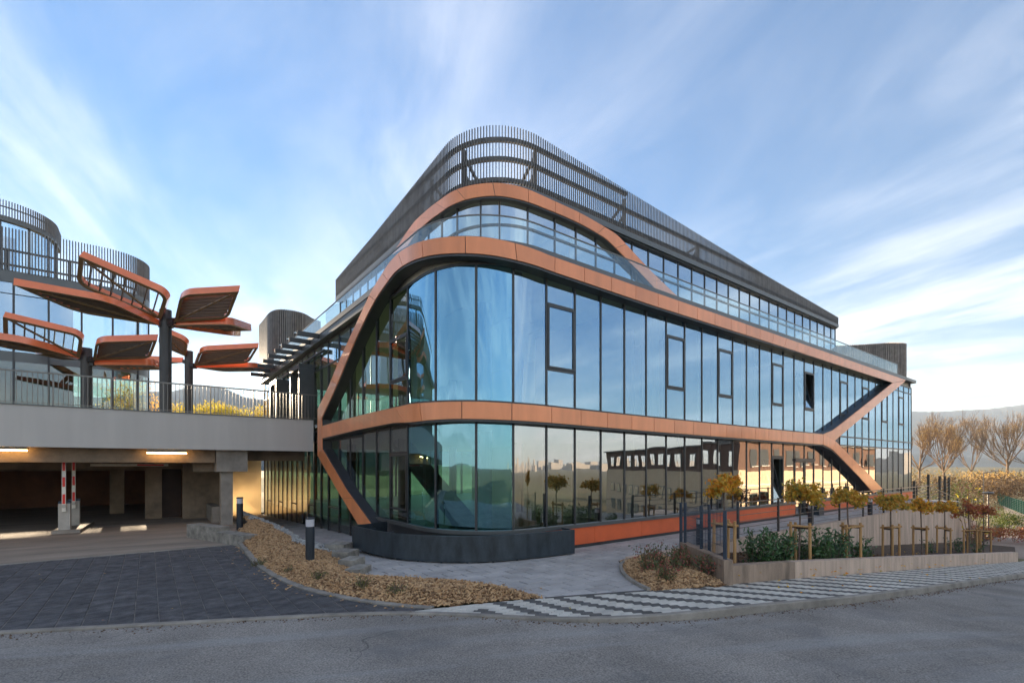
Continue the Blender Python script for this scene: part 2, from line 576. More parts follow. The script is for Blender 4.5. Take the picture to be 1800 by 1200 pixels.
# ------------------------------------------------------------------ mesh and object helpers
class MB:
    def __init__(self):
        self.v, self.f, self.m = [], [], []

    def add(self, verts, faces, mi=0):
        o = len(self.v)
        self.v.extend([tuple(p) for p in verts])
        for f in faces:
            self.f.append(tuple(i + o for i in f))
            self.m.append(mi)
        return self

    def box(self, x0, x1, y0, y1, z0, z1, mi=0):
        return self.add([(x0, y0, z0), (x1, y0, z0), (x1, y1, z0), (x0, y1, z0), (x0, y0, z1), (x1, y0, z1), (x1, y1, z1), (x0, y1, z1)],
                        [(0, 3, 2, 1), (4, 5, 6, 7), (0, 1, 5, 4), (1, 2, 6, 5), (2, 3, 7, 6), (3, 0, 4, 7)], mi)

    def bar(self, p0, p1, w, h, up=(0, 0, 1), mi=0):
        """rectangular bar from p0 to p1, w wide, h along up"""
        p0, p1 = Vector(p0), Vector(p1)
        d = (p1 - p0).normalized()
        up = Vector(up)
        if abs(d.dot(up)) > 0.98:
            up = Vector((0, 1, 0))
        s = d.cross(up).normalized() * (w / 2)
        t = s.cross(d).normalized() * (h / 2)
        vs_ = []
        for p in (p0, p1):
            vs_ += [p - s - t, p + s - t, p + s + t, p - s + t]
        return self.add(vs_, [(3, 2, 1, 0), (4, 5, 6, 7), (0, 1, 5, 4), (1, 2, 6, 5), (2, 3, 7, 6), (3, 0, 4, 7)], mi)

    def tube(self, p0, p1, r0, r1=None, n=8, mi=0, caps=True):
        r1 = r0 if r1 is None else r1
        p0, p1 = Vector(p0), Vector(p1)
        d = (p1 - p0).normalized()
        a = d.orthogonal().normalized()
        b = d.cross(a)
        vs_ = []
        for p, r in ((p0, r0), (p1, r1)):
            for i in range(n):
                t = 2 * pi * i / n
                vs_.append(p + (a * cos(t) + b * sin(t)) * r)
        fs = [(i, (i + 1) % n, n + (i + 1) % n, n + i) for i in range(n)]
        if caps:
            fs += [tuple(range(n - 1, -1, -1)), tuple(range(n, 2 * n))]
        return self.add(vs_, fs, mi)

    def prism(self, poly, z0, z1, mi=0, top=None):
        """poly in plan; z0, z1 numbers or functions of (x, y)"""
        n = len(poly)
        g = lambda z, p: z(p[0], p[1]) if callable(z) else z
        vs_ = [(p[0], p[1], g(z0, p)) for p in poly] + [(p[0], p[1], g(z1, p)) for p in poly]
        fs = [(i, (i + 1) % n, n + (i + 1) % n, n + i) for i in range(n)]
        self.add(vs_, fs + [tuple(range(n - 1, -1, -1))], mi)
        o = len(self.v)
        self.add(vs_[n:], [tuple(range(n))], mi if top is None else top)
        return self

    def build(self, name, mats, parent=None, smooth=False, label=None, loc=None):
        me = bpy.data.meshes.new(name)
        vv = self.v
        if loc is not None:
            vv = [(p[0] - loc[0], p[1] - loc[1], p[2] - loc[2]) for p in vv]
        me.from_pydata(vv, [], self.f)
        if isinstance(mats, str):
            mats = [mats]
        for m in mats:
            me.materials.append(MATS[m])
        if len(mats) > 1:
            me.polygons.foreach_set('material_index', self.m)
        if smooth:
            me.polygons.foreach_set('use_smooth', [True] * len(me.polygons))
        me.update()
        return link(name, me, parent, label, loc)


def world_loc(o):
    p = Vector((0, 0, 0))
    while o:
        p += o.location
        if o.parent:
            p += o.matrix_parent_inverse.translation
        o = o.parent
    return p


def link(name, me, parent=None, label=None, loc=None):
    o = bpy.data.objects.new(name, me)
    COL.objects.link(o)
    if loc is not None:
        o.location = loc
    if parent is not None:
        o.parent = parent
        o.matrix_parent_inverse = Matrix.Translation(-world_loc(parent))
    if label:
        o['label'] = label
    return o


def tag(o, label=None, cat=None, group=None, kind=None):
    if label:
        o['label'] = label
    if cat:
        o['category'] = cat
    if group:
        o['group'] = group
    if kind:
        o['kind'] = kind
    return o


def thing(name, label, cat, loc=(0, 0, 0), group=None):
    o = bpy.data.objects.new(name, None)
    o.empty_display_size = 0.3
    COL.objects.link(o)
    o.location = loc
    return tag(o, label, cat, group)


def struct(o):
    o['kind'] = 'structure'
    return o


class Path:
    """a line in plan with outward normals, read by length s and offset"""

    def __init__(self, pts, s0=0.0):
        self.p = [Vector(q) for q in pts]
        n = len(self.p)
        self.s = [0.0]
        for i in range(1, n):
            self.s.append(self.s[-1] + (self.p[i] - self.p[i - 1]).length)
        self.s = [x - s0 for x in self.s]
        nn = []
        for i in range(n):
            d = self.p[min(i + 1, n - 1)] - self.p[max(i - 1, 0)]
            d.normalize()
            nn.append(Vector((d.y, -d.x)))
        self.n = nn

    def at(self, s, off=0.0):
        S = self.s
        if s <= S[0]:
            d = (self.p[1] - self.p[0]).normalized()
            return self.p[0] + d * (s - S[0]) + self.n[0] * off
        if s >= S[-1]:
            d = (self.p[-1] - self.p[-2]).normalized()
            return self.p[-1] + d * (s - S[-1]) + self.n[-1] * off
        lo, hi = 0, len(S) - 1
        while hi - lo > 1:
            mid = (lo + hi) // 2
            if S[mid] <= s:
                lo = mid
            else:
                hi = mid
        t = (s - S[lo]) / (S[hi] - S[lo])
        nrm = (self.n[lo] * (1 - t) + self.n[hi] * t).normalized()
        return self.p[lo] * (1 - t) + self.p[hi] * t + nrm * off

    def from_px(self, px, py, off=0.0):
        """length s and height z of the picture point on this wall"""
        r = (px - CX) / F
        lo, hi = self.s[0], self.s[-1]

        def f(s):
            q = self.at(s, off)
            D = q.x * SU + q.y * CU
            X = q.x * CU - q.y * SU
            return X / D - r, D
        for _ in range(60):
            mid = (lo + hi) / 2
            if f(mid)[0] < 0:
                lo = mid
            else:
                hi = mid
        D = f(lo)[1]
        return lo, H + (HY - py) / F * D


def rounded(x0, y0, xr, yl, R, n=24):
    """left wall x=x0 from y=yl down to y=y0, rounded corner, right wall y=y0 out to x=xr; s=0 where the curve begins"""
    pts = []
    k = 8
    for i in range(k):
        pts.append((x0, yl + (y0 + R - yl) * i / k))
    for i in range(n + 1):
        a = pi + (pi / 2) * i / n
        pts.append((x0 + R + R * cos(a), y0 + R + R * sin(a)))
    for i in range(1, k + 1):
        pts.append((x0 + R + (xr - x0 - R) * i / k, y0))
    return Path(pts, s0=yl - y0 - R)


def pbox(mb, path, s0, s1, z0, z1, o0, o1, step=0.35, mi=0, mi_out=None, curved=None):
    """a box swept along the path; z0/z1 may be functions of s"""
    c = curved if curved is not None else any(abs((path.n[i] - path.n[i - 1]).length) > 1e-4 and path.s[i] > s0 - .3 and path.s[i - 1] < s1 + .3 for i in range(1, len(path.s)))
    n = max(1, int(math.ceil((s1 - s0) / step))) if c or callable(z0) or callable(z1) else 1
    vs_ = []
    g = lambda z, s: z(s) if callable(z) else z
    for i in range(n + 1):
        s = s0 + (s1 - s0) * i / n
        a, b = path.at(s, o0), path.at(s, o1)
        za, zb = g(z0, s), g(z1, s)
        vs_ += [(a.x, a.y, za), (b.x, b.y, za), (b.x, b.y, zb), (a.x, a.y, zb)]
    fo, fr = [], []
    for i in range(n):
        k, l = 4 * i, 4 * i + 4
        fo.append((k + 1, l + 1, l + 2, k + 2))
        fr += [(k, k + 3, l + 3, l), (k, l, l + 1, k + 1), (k + 3, k + 2, l + 2, l + 3)]
    fr += [(0, 1, 2, 3), (4 * n, 4 * n + 3, 4 * n + 2, 4 * n + 1)]
    if mi_out is None:
        return mb.add(vs_, fo + fr, mi)
    mb.add(vs_, fr, mi)
    out = []
    for i in range(n + 1):
        out += [vs_[4 * i + 1], vs_[4 * i + 2]]
    return mb.add(out, [(2 * i, 2 * i + 2, 2 * i + 3, 2 * i + 1) for i in range(n)], mi_out)


def pane(path, s0, s1, z0, z1, off, mat, parent, name='glass_pane'):
    mb = MB()
    pbox(mb, path, s0, s1, z0, z1, off - 0.024, off, step=0.09, mi=1, mi_out=0)
    o = mb.build(name, [mat, 'glass_back'], parent)
    for p in o.data.polygons:
        p.use_smooth = p.material_index == 0
    return o


def path_poly(path, off, extra, s0=None, s1=None, step=0.25):
    s0 = path.s[0] if s0 is None else s0
    s1 = path.s[-1] if s1 is None else s1
    out = []
    ss = [s0] + [s for s in path.s if s0 < s < s1] + [s1]
    for s in ss:
        q = path.at(s, off)
        out.append((q.x, q.y))
    return out + list(extra)


def clip_poly(sub, tile):
    """part of polygon sub inside convex counter-clockwise tile"""
    out = list(sub)
    for i in range(len(tile)):
        a, b = tile[i], tile[(i + 1) % len(tile)]
        inp, out = out, []
        if not inp:
            return []
        ex, ey = b[0] - a[0], b[1] - a[1]
        side = lambda p: ex * (p[1] - a[1]) - ey * (p[0] - a[0])
        for j in range(len(inp)):
            p, q = inp[j - 1], inp[j]
            sp, sq = side(p), side(q)
            if (sp < 0) != (sq < 0):
                t = sp / (sp - sq)
                out.append((p[0] + (q[0] - p[0]) * t, p[1] + (q[1] - p[1]) * t))
            if sq >= 0:
                out.append(q)
    res = []
    for p in out:
        if not res or (abs(p[0] - res[-1][0]) + abs(p[1] - res[-1][1])) > 1e-4:
            res.append(p)
    if len(res) > 1 and abs(res[0][0] - res[-1][0]) + abs(res[0][1] - res[-1][1]) < 1e-4:
        res.pop()
    return res if len(res) >= 3 else []


def area(poly):
    return 0.5 * sum(poly[i - 1][0] * poly[i][1] - poly[i][0] * poly[i - 1][1] for i in range(len(poly)))


def inside(poly, x, y):
    c = False
    for i in range(len(poly)):
        (x0, y0), (x1, y1) = poly[i - 1], poly[i]
        if (y0 > y) != (y1 > y) and x < (x1 - x0) * (y - y0) / (y1 - y0) + x0:
            c = not c
    return c


def cam_dist(x, y):
    return sqrt(x * x + y * y)


def pic(p):
    """where a point of the place falls in the picture (used only to choose which pieces are large enough to be separate)"""
    D = p[0] * SU + p[1] * CU
    if D < 0.3:
        return None
    return CX + F * (p[0] * CU - p[1] * SU) / D, HY - F * (p[2] - H) / D, D


def in_view(p, m=60):
    q = pic(p)
    return q is not None and -m < q[0] < 1800 + m and -m < q[1] < 1200 + m


# ------------------------------------------------------------------ ground, road, pavements
def terrain_z(u, v):
    # surroundings: the pavement's fall to the right, the plateau the buildings stand on, lower fields beyond
    plate = -0.10 - 2.6 * sm((u - 40.5) / 7)
    if 3.0 < u < 6.2 and v > 9:
        plate = min(plate, -0.06 - 0.036 * max(0, min(v, 36) - 10.5) - 0.1)
    front = zroad(u) - 0.16
    if v < 7.6:
        z = front
    else:
        z = plate if u > 8.2 else min(plate, -0.1)
    d = sqrt(u * u + v * v)
    if v < -2:
        z -= 7.0 * sm((-v - 2) / 60) * sm((u - 5) / 30)
    z += 5.0 * sm((d - 130) / 500) * sm((v - 20) / 60) * (0.5 + 0.5 * sin(u * 0.013 + 1) * cos(v * 0.011))
    return z


def build_terrain():
    def axis(lo, hi, fine):
        a = sorted(set(fine))
        x, st = a[-1], 4.0
        while x < hi:
            x = min(hi, x + st)
            st *= 1.28
            a.append(x)
        x, st = a[0], 4.0
        while x > lo:
            x = max(lo, x - st)
            st *= 1.28
            a.insert(0, x)
        return a
    us = axis(-2900, 2900, [i * 1.0 for i in range(-30, 70)] + [2.9, 3.1, 6.1, 6.3, 8.1, 8.3])
    vs_ = axis(-2900, 2900, [i * 1.0 for i in range(-20, 50)] + [7.56, 7.64, 8.9, 9.1])
    mb = MB()
    n = len(us)
    verts = [(u, v, terrain_z(u, v)) for v in vs_ for u in us]
    faces = [(j * n + i, j * n + i + 1, (j + 1) * n + i + 1, (j + 1) * n + i) for j in range(len(vs_) - 1) for i in range(n - 1)]
    mb.add(verts, faces)
    o = mb.build('ground', 'field', smooth=True)
    struct(o)


build_terrain()

KERB = [(-14, 15.6), (-6, 11.6), (-1.6, 9.39), (1.0, 8.1), (2.3, 7.46), (3.2, 6.92), (3.95, 6.2), (4.5, 5.55), (4.95, 5.14), (5.64, 4.7),
        (6.5, 4.33), (7.5, 3.97), (8.68, 3.62), (10.5, 3.3), (13, 3.05), (17, 2.75), (21.4, 2.42), (28, 1.9), (36, 1.2), (46, 0.4), (60, -0.6)]


def densify(pl, step, smooth_it=4):
    out = []
    for i in range(len(pl) - 1):
        (x0, y0), (x1, y1) = pl[i], pl[i + 1]
        n = max(1, int(sqrt((x1 - x0) ** 2 + (y1 - y0) ** 2) / step))
        for k in range(n):
            out.append((x0 + (x1 - x0) * k / n, y0 + (y1 - y0) * k / n))
    out.append(pl[-1])
    for _ in range(smooth_it):
        out = [out[0]] + [((out[i - 1][0] + 2 * out[i][0] + out[i + 1][0]) / 4, (out[i - 1][1] + 2 * out[i][1] + out[i + 1][1]) / 4)
                          for i in range(1, len(out) - 1)] + [out[-1]]
    return out


KERBD = densify(KERB, 0.3, 6)
KP = Path(KERBD)      # outward normal points to the road


def strip_sheet(name, path, s0, s1, o0, o1, zf, mat, step=0.5, across=1):
    mb = MB()
    n = max(1, int((s1 - s0) / step))
    vs_ = []
    for i in range(n + 1):
        s = s0 + (s1 - s0) * i / n
        for k in range(across + 1):
            q = path.at(s, o0 + (o1 - o0) * k / across)
            vs_.append((q.x, q.y, zf(q.x, q.y)))
    w = across + 1
    fs = [(i * w + k + 1, i * w + k, (i + 1) * w + k, (i + 1) * w + k + 1) for i in range(n) for k in range(across)]
    mb.add(vs_, fs)
    return mb.build(name, mat)


# the road: everything on the camera's side of the kerb
def build_road():
    mb = MB()
    xs = [q[0] for q in KERBD]
    rows = 24
    vs_ = []
    for (x, y) in KERBD:
        for k in range(rows + 1):
            yy = y - 16.0 * (k / rows) ** 1.3
            vs_.append((x, yy, zroad(x)))
    w = rows + 1
    fs = [(i * w + k, i * w + k + 1, (i + 1) * w + k + 1, (i + 1) * w + k) for i in range(len(KERBD) - 1) for k in range(rows)]
    mb.add(vs_, fs)
    struct(mb.build('road', 'asphalt', smooth=True))


build_road()


def build_kerb():
    root = thing('kerb', None, None, (0, 0, 0))
    root['kind'] = 'structure'
    S = KP.s[-1]
    s = 0.0
    k = 0
    while s < S - 1.0:
        q = KP.at(s + 0.5)
        far = cam_dist(q.x, q.y)
        ln = 0.98
        n = 3
        mb = MB()
        vs_ = []
        for i in range(n + 1):
            t = s + 0.002 + (ln + 0.016) * i / n
            a, b, c = KP.at(t, -0.10), KP.at(t, -0.012), KP.at(t, 0.0)
            zt = zr(a.x) + 0.008
            zb = zroad(a.x) - 0.1
            vs_ += [(a.x, a.y, zt - 0.2), (a.x, a.y, zt), (b.x, b.y, zt), (c.x, c.y, zt - 0.014), (c.x, c.y, zb)]
        fs = []
        for i in range(n):
            p, r = 5 * i, 5 * i + 5
            fs += [(p + j, p + j + 1, r + j + 1, r + j) for j in range(4)]
        fs += [(4, 3, 2, 1, 0), (5 * n, 5 * n + 1, 5 * n + 2, 5 * n + 3, 5 * n + 4)]
        mb.add(vs_, fs)
        mb.build('kerb_stone', 'kerb_stone', root)
        s += 1.0
        k += 1


build_kerb()

# outlines on the ground, read off the picture at ground level
g2 = lambda pts, z=0.0: [tuple(hit_z(x, y, z).xy) for x, y in pts]
BED_EDGE = g2([(414, 957), (428, 972), (442, 988), (458, 1001), (478, 1014), (522, 1034), (589, 1050), (648, 1060), (700, 1067)])
BED_PLAZA = g2([(955, 1051), (925, 1042), (889, 1033), (850, 1027), (800, 1022), (740, 1019), (690, 1016), (640, 1012)])
SIDE_BACK = [(3.3, 6.95), (4.75, 6.56), (5.4, 6.27), (7.28, 5.5), (8.0, 5.26), (9.0, 5.0), (14, 4.5), (28, 3.3), (40, 2.35), (50, 1.6)]
RBED = g2([(1091, 990), (1092, 1000), (1100, 1014), (1120, 1028), (1142, 1038), (1200, 1034), (1268, 1027)]) + \
    [(8.93, 5.06), (9.5, 5.9), (10.08, 6.72), (9.95, 7.25), (9.4, 7.62), (8.95, 7.62)]


def kerb_between(x0, x1, off):
    out = []
    for s in KP.s:
        q = KP.at(s, off)
        if x0 <= q.x <= x1:
            out.append((q.x, q.y))
    return out


def pave(name, region, tiles, mats, pick, zf, thick, parent_label, sep_max=300, gap=0.005, bevel=0.006, sep_ok=None, name_piece='paving_tile', base_mat=None, base_dz=-0.02):
    """lay convex tiles clipped to region; the largest in view become objects of their own, the rest one joined piece"""
    root = thing(name, None, None, (0, 0, 0))
    root['kind'] = 'structure'
    pieces = []
    for t in tiles:
        cx_ = sum(p[0] for p in t) / len(t)
        cy_ = sum(p[1] for p in t) / len(t)
        ins = [inside(region, *p) for p in t]
        if all(ins):
            c = t
        else:
            c = clip_poly(region, t)
            if len(c) < 3 or abs(area(c)) < 2e-3:
                continue
        if area(c) < 0:
            c = c[::-1]
        # shrink for the joint
        mx = sum(p[0] for p in c) / len(c)
        my = sum(p[1] for p in c) / len(c)
        ext = max(sqrt((p[0] - mx) ** 2 + (p[1] - my) ** 2) for p in c)
        k = max(0.5, 1 - gap / max(ext, 0.02))
        c = [(mx + (p[0] - mx) * k, my + (p[1] - my) * k) for p in c]
        pieces.append((cam_dist(mx, my), mx, my, c, pick(cx_, cy_, t)))
    vis = [p for p in pieces if in_view((p[1], p[2], zf(p[1], p[2])), 20) and (sep_ok is None or sep_ok(p[1], p[2]))]
    vis.sort(key=lambda p: p[0] / max(0.05, sqrt(abs(area(p[3])))))
    keep = set(id(p) for p in vis[:sep_max])
    rest = MB()

    def emit_tile(mb, p, dz, tx, ty, mi):
        c = p[3]
        n = len(c)
        mx, my = p[1], p[2]
        zz = lambda q: zf(q[0], q[1]) + dz + tx * (q[0] - mx) + ty * (q[1] - my)
        ext = max(sqrt((q[0] - mx) ** 2 + (q[1] - my) ** 2) for q in c)
        kk = 1 - bevel / ext
        ins_ = [(mx + (q[0] - mx) * kk, my + (q[1] - my) * kk) for q in c]
        vs_ = [(q[0], q[1], zz(q) - thick) for q in c] + [(q[0], q[1], zz(q) - bevel * 0.6) for q in c] + [(q[0], q[1], zz(q)) for q in ins_]
        fs = [(i, (i + 1) % n, n + (i + 1) % n, n + i) for i in range(n)] + [(n + i, n + (i + 1) % n, 2 * n + (i + 1) % n, 2 * n + i) for i in range(n)]
        fs.append(tuple(range(2 * n, 3 * n)))
        mb.add(vs_, fs, mi)
    rng = random.Random(hash(name) % 1000 if False else len(name))
    for p in pieces:
        dz, tx, ty = rng.uniform(-0.0025, 0.0015), rng.uniform(-.006, .006), rng.uniform(-.006, .006)
        if id(p) in keep:
            mb = MB()
            emit_tile(mb, p, dz, tx, ty, 0)
            mb.build(name_piece, mats[p[4]], root)
        else:
            emit_tile(rest, p, dz, tx, ty, p[4])
    if rest.f:
        o = rest.build(name_piece + '_field', mats, root)
        o['kind'] = 'stuff'
    if base_mat:
        mb = MB()
        # bedding under the joints: a grid clipped to the region so that it follows the fall of the ground
        xs = [p[0] for p in region]
        ys = [p[1] for p in region]
        x = min(xs)
        while x < max(xs):
            c = clip_poly(region, [(x, min(ys) - 1), (x + 1.0, min(ys) - 1), (x + 1.0, max(ys) + 1), (x, max(ys) + 1)])
            if len(c) >= 3 and abs(area(c)) > 1e-3:
                if area(c) < 0:
                    c = c[::-1]
                mb.add([(q[0], q[1], zf(q[0], q[1]) + base_dz) for q in c], [tuple(range(len(c)))])
            x += 1.0
        mb.build('bedding', base_mat, root)
    return root


def grid_tiles(x0, x1, y0, y1, w, h, shift=0.5):
    out = []
    j = 0
    y = y0
    while y < y1:
        x = x0 - (w * shift if j % 2 else 0)
        while x < x1:
            out.append([(x, y), (x + w, y), (x + w, y + h), (x, y + h)])
            x += w
        y += h
        j += 1
    return out


def build_drive():
    # dark block paving of the garage drive: long joints run along Y, short ones across, staggered
    reg = kerb_between(-9.9, 3.25, -0.105)
    reg += [(3.5, 6.95)] + BED_EDGE[::-1] + [(1.75, 15.75), (-9.9, 15.75)]
    tiles = []
    x = -10.2
    j = 0
    while x < 4.2:
        y = 5 + (0.15 if j % 2 else 0)
        while y < 16:
            tiles.append([(x, y), (x + 0.295, y), (x + 0.295, y + 0.30), (x, y + 0.30)])
            y += 0.30
        x += 0.295
        j += 1
    pave('driveway', reg, tiles, ['paver_dark'], lambda a, b, t: 0, lambda x_, y_: 0.0, 0.06, None, sep_max=300, gap=0.0085, bevel=0.009,
         name_piece='dark_paver', base_mat='joint_dust', base_dz=-0.010)
    # pale edging row where the asphalt of the garage begins
    mb = MB()
    root = thing('driveway_edging', None, None, (0, 0, 0))
    root['kind'] = 'structure'
    x = -10.0
    while x < 1.7:
        m = MB()
        m.box(x + 0.004, x + 0.496, 15.755, 15.875, -0.1, 0.006)
        m.build('edging_stone', 'kerb_stone', root)
        x += 0.5
    # worn asphalt leading into the garage
    o = MB().prism([(-30, 15.88), (2.6, 15.88), (2.9, 17.4), (3.0, 46), (-30, 46)], -0.2, -0.002).build('garage_floor', 'asphalt_old')
    struct(o)


build_drive()


def pz(u, v):
    """plaza and the passage that dips under the deck"""
    if u < 6.4 and v > 10.5:
        return -0.036 * (v - 10.5) * sm((6.4 - u) / 0.5)
    return 0.0


def build_plaza():
    reg = BED_PLAZA[::-1]
    reg = [tuple(q) for q in reg]
    # from the bed tip along the back of the pavement, round the right bed, along the facade walkway and back down the left passage
    left = g2([(630, 1008), (612, 992), (600, 978), (590, 964)])
    reg = left + reg + [(5.5, 6.24), (7.2, 5.55)] + RBED[4::-1] + [(8.9, 7.66), (9.45, 7.66), (10.0, 7.3), (10.3, 7.0), (10.6, 7.47), (14, 7.47), (41, 7.47), (41, 9.75), (7.9, 9.75),
                                                                 (6.55, 10.2), (5.95, 11.3), (5.9, 34.5), (3.3, 34.5), (3.3, 20), (3.75, 14.2)]
    if area(reg) < 0:
        reg = reg[::-1]
    tiles = grid_tiles(2.5, 41.5, 4.5, 35, 0.60, 0.30)
    pave('plaza', reg, tiles, ['plaza_tile'], lambda a, b, t: 0, pz, 0.05, None, sep_max=300, gap=0.017, bevel=0.008, name_piece='paving_slab',
         base_mat='plaza_joint', base_dz=-0.018)
    # thin dark edging strip between plaza and pavement
    mb = MB()
    a, b = Vector((5.42, 6.27)), Vector((7.25, 5.52))
    mb.bar((a.x, a.y, -0.03), (b.x, b.y, -0.03), 0.07, 0.07)
    struct(mb.build('edging_strip', 'paver_black'))


build_plaza()


def build_sidewalk():
    SB = densify(SIDE_BACK, 0.3, 4)
    fr = []
    for s in KP.s:
        q = KP.at(s, -0.105)
        if 3.3 <= q.x <= 49:
            fr.append((q.x, q.y))
    reg = fr + SB[::-1]
    if area(reg) < 0:
        reg = reg[::-1]
    zf = lambda x, y: zr(x)
    # rows follow the kerb
    s_a = min(s for s in KP.s if KP.at(s).x > 3.0)
    tiles = []
    meta = {}
    L_, W_ = 0.17, 0.085
    nrow = 27
    s_end = 34.0
    for r in range(nrow):
        n = int(s_end / L_) + 30
        for i in range(n):
            t0 = s_a - 0.6 + i * L_ - r * 0.125
            if t0 < s_a - 0.9 or t0 > s_a + s_end:
                continue
            o0, o1 = -0.105 - r * W_, -0.105 - (r + 1) * W_
            q = [KP.at(t0, o0), KP.at(t0 + L_, o0), KP.at(t0 + L_, o1), KP.at(t0, o1)]
            poly = [(p.x, p.y) for p in q]
            tiles.append(poly)
            blk = (i % 5) < 2 and t0 - s_a > 1.0 - r * 0.03
            meta[(round(poly[0][0], 4), round(poly[0][1], 4))] = 1 if blk else 0
    tiles = [t if area(t) > 0 else t[::-1] for t in tiles]

    pave('sidewalk', reg, tiles, ['paver_white', 'paver_black'], lambda a, b, t: meta.get((round(t[0][0], 4), round(t[0][1], 4)), meta.get((round(t[-1][0], 4), round(t[-1][1], 4)), 0)),
         zf, 0.05, None, sep_max=300, gap=0.003, bevel=0.004, name_piece='paving_block', base_mat='plaza_joint', base_dz=-0.010)


build_sidewalk()

# ------------------------------------------------------------------ the main office building
U0, V0, RC = 5.76, 9.55, 2.1
UR, VL = 39.7, 33.5
MP = rounded(U0, V0, UR, VL, RC)
ARC = pi / 2 * RC
OFF = 0.36
s_of_u = lambda u: ARC + (u - U0 - RC)
s_of_v = lambda v: -(v - V0 - RC)
Z_SILL, Z_M0, Z_M1, Z_T0, Z_T1 = 0.62, 3.30, 3.715, 7.19, 7.54
office = thing('office_building', 'large glass office building with orange wave bands and a rounded corner', 'building', (U0, V0, 0))

# mullion stations along the main glass line
left_px = [577, 596, 616, 638, 662, 686, 717, 766, 837]
ms = [MP.from_px(x, 800, 0.0)[0] for x in left_px]
ms_right = [s_of_u(7.27 + 1.028 * k) for k in range(32)] + [s_of_u(UR)]
ms = ms + ms_right
ms_left = []
s = ms[0]
while s > s_of_v(VL) + 1.2:
    s -= 1.03
    ms_left.insert(0, s)
ms = ms_left + ms


def zfloor_left(s):
    q = MP.at(s)
    return pz(5.0, q.y) + 0.03


facade = MB()
pbox(facade, MP, MP.s[0], MP.s[-1], Z_M0 + 0.02, Z_M1 - 0.02, -0.03, -0.005, step=0.2)
facade = facade.build('curtain_wall', 'dark_metal', office)
rngb = random.Random(3)


def mull(s, z0, z1, w=0.052, par=None, path=MP, o0=-0.08, o1=0.022):
    mb = MB()
    pbox(mb, path, s - w / 2, s + w / 2, z0, z1, o0, o1, curved=False)
    mb.build('mullion', 'dark_metal', par or facade)


def transom(s0, s1, z, h=0.06, path=MP, par=None, o0=-0.06, o1=0.018, name='transom', mat='dark_metal'):
    mb = MB()
    pbox(mb, path, s0, s1, z - h / 2, z + h / 2, o0, o1, step=0.15)
    mb.build(name, mat, par or facade)


def frame_window(s0, s1, z0, z1, mat, open_=False, path=MP, off=0.0, par=None):
    """an opening light: frame with its pane; when open it is tilted in at the top"""
    par = par or facade
    fw = 0.052
    sash = MB()
    tilt = 0.0
    for (a, b, c, d) in ((s0, s0 + fw, z0, z1), (s1 - fw, s1, z0, z1), (s0 + fw, s1 - fw, z0, z0 + fw), (s0 + fw, s1 - fw, z1 - fw, z1)):
        pbox(sash, path, a, b, c, d, -0.06, 0.035, step=0.2)
    sash.build('window_frame', 'dark_metal', par)
    if not open_:
        pane(path, s0 + fw, s1 - fw, z0 + fw, z1 - fw, 0.008, mat, par)
    else:
        # sash hung at its foot, tipped in at the head
        tip = 0.30 * (z1 - z0)
        tip = min(tip, 0.42)
        sa_, sb_ = s0 + fw + .01, s1 - fw - .01
        P4 = []
        for dz_ in (0.0, -0.03):
            for (t_, o_, z_) in ((sa_, 0.0, z0 + fw), (sb_, 0.0, z0 + fw), (sb_, -tip, z1 - fw - 0.05), (sa_, -tip, z1 - fw - 0.05)):
                q_ = path.at(t_, o_ + dz_)
                P4.append((q_.x, q_.y, z_))
        mo = MB()
        mo.add(P4[:4], [(0, 1, 2, 3)], 0)
        mo.add(P4, [(7, 6, 5, 4), (0, 4, 5, 1), (1, 5, 6, 2), (2, 6, 7, 3), (3, 7, 4, 0)], 1)
        mo.build('open_sash', [mat, 'glass_back'], par)
        me = MB()
        for a_, b_ in ((0, 1), (1, 2), (2, 3), (3, 0)):
            me.bar(P4[a_], P4[b_], 0.055, 0.055)
        me.build('sash_frame', 'dark_metal', par)


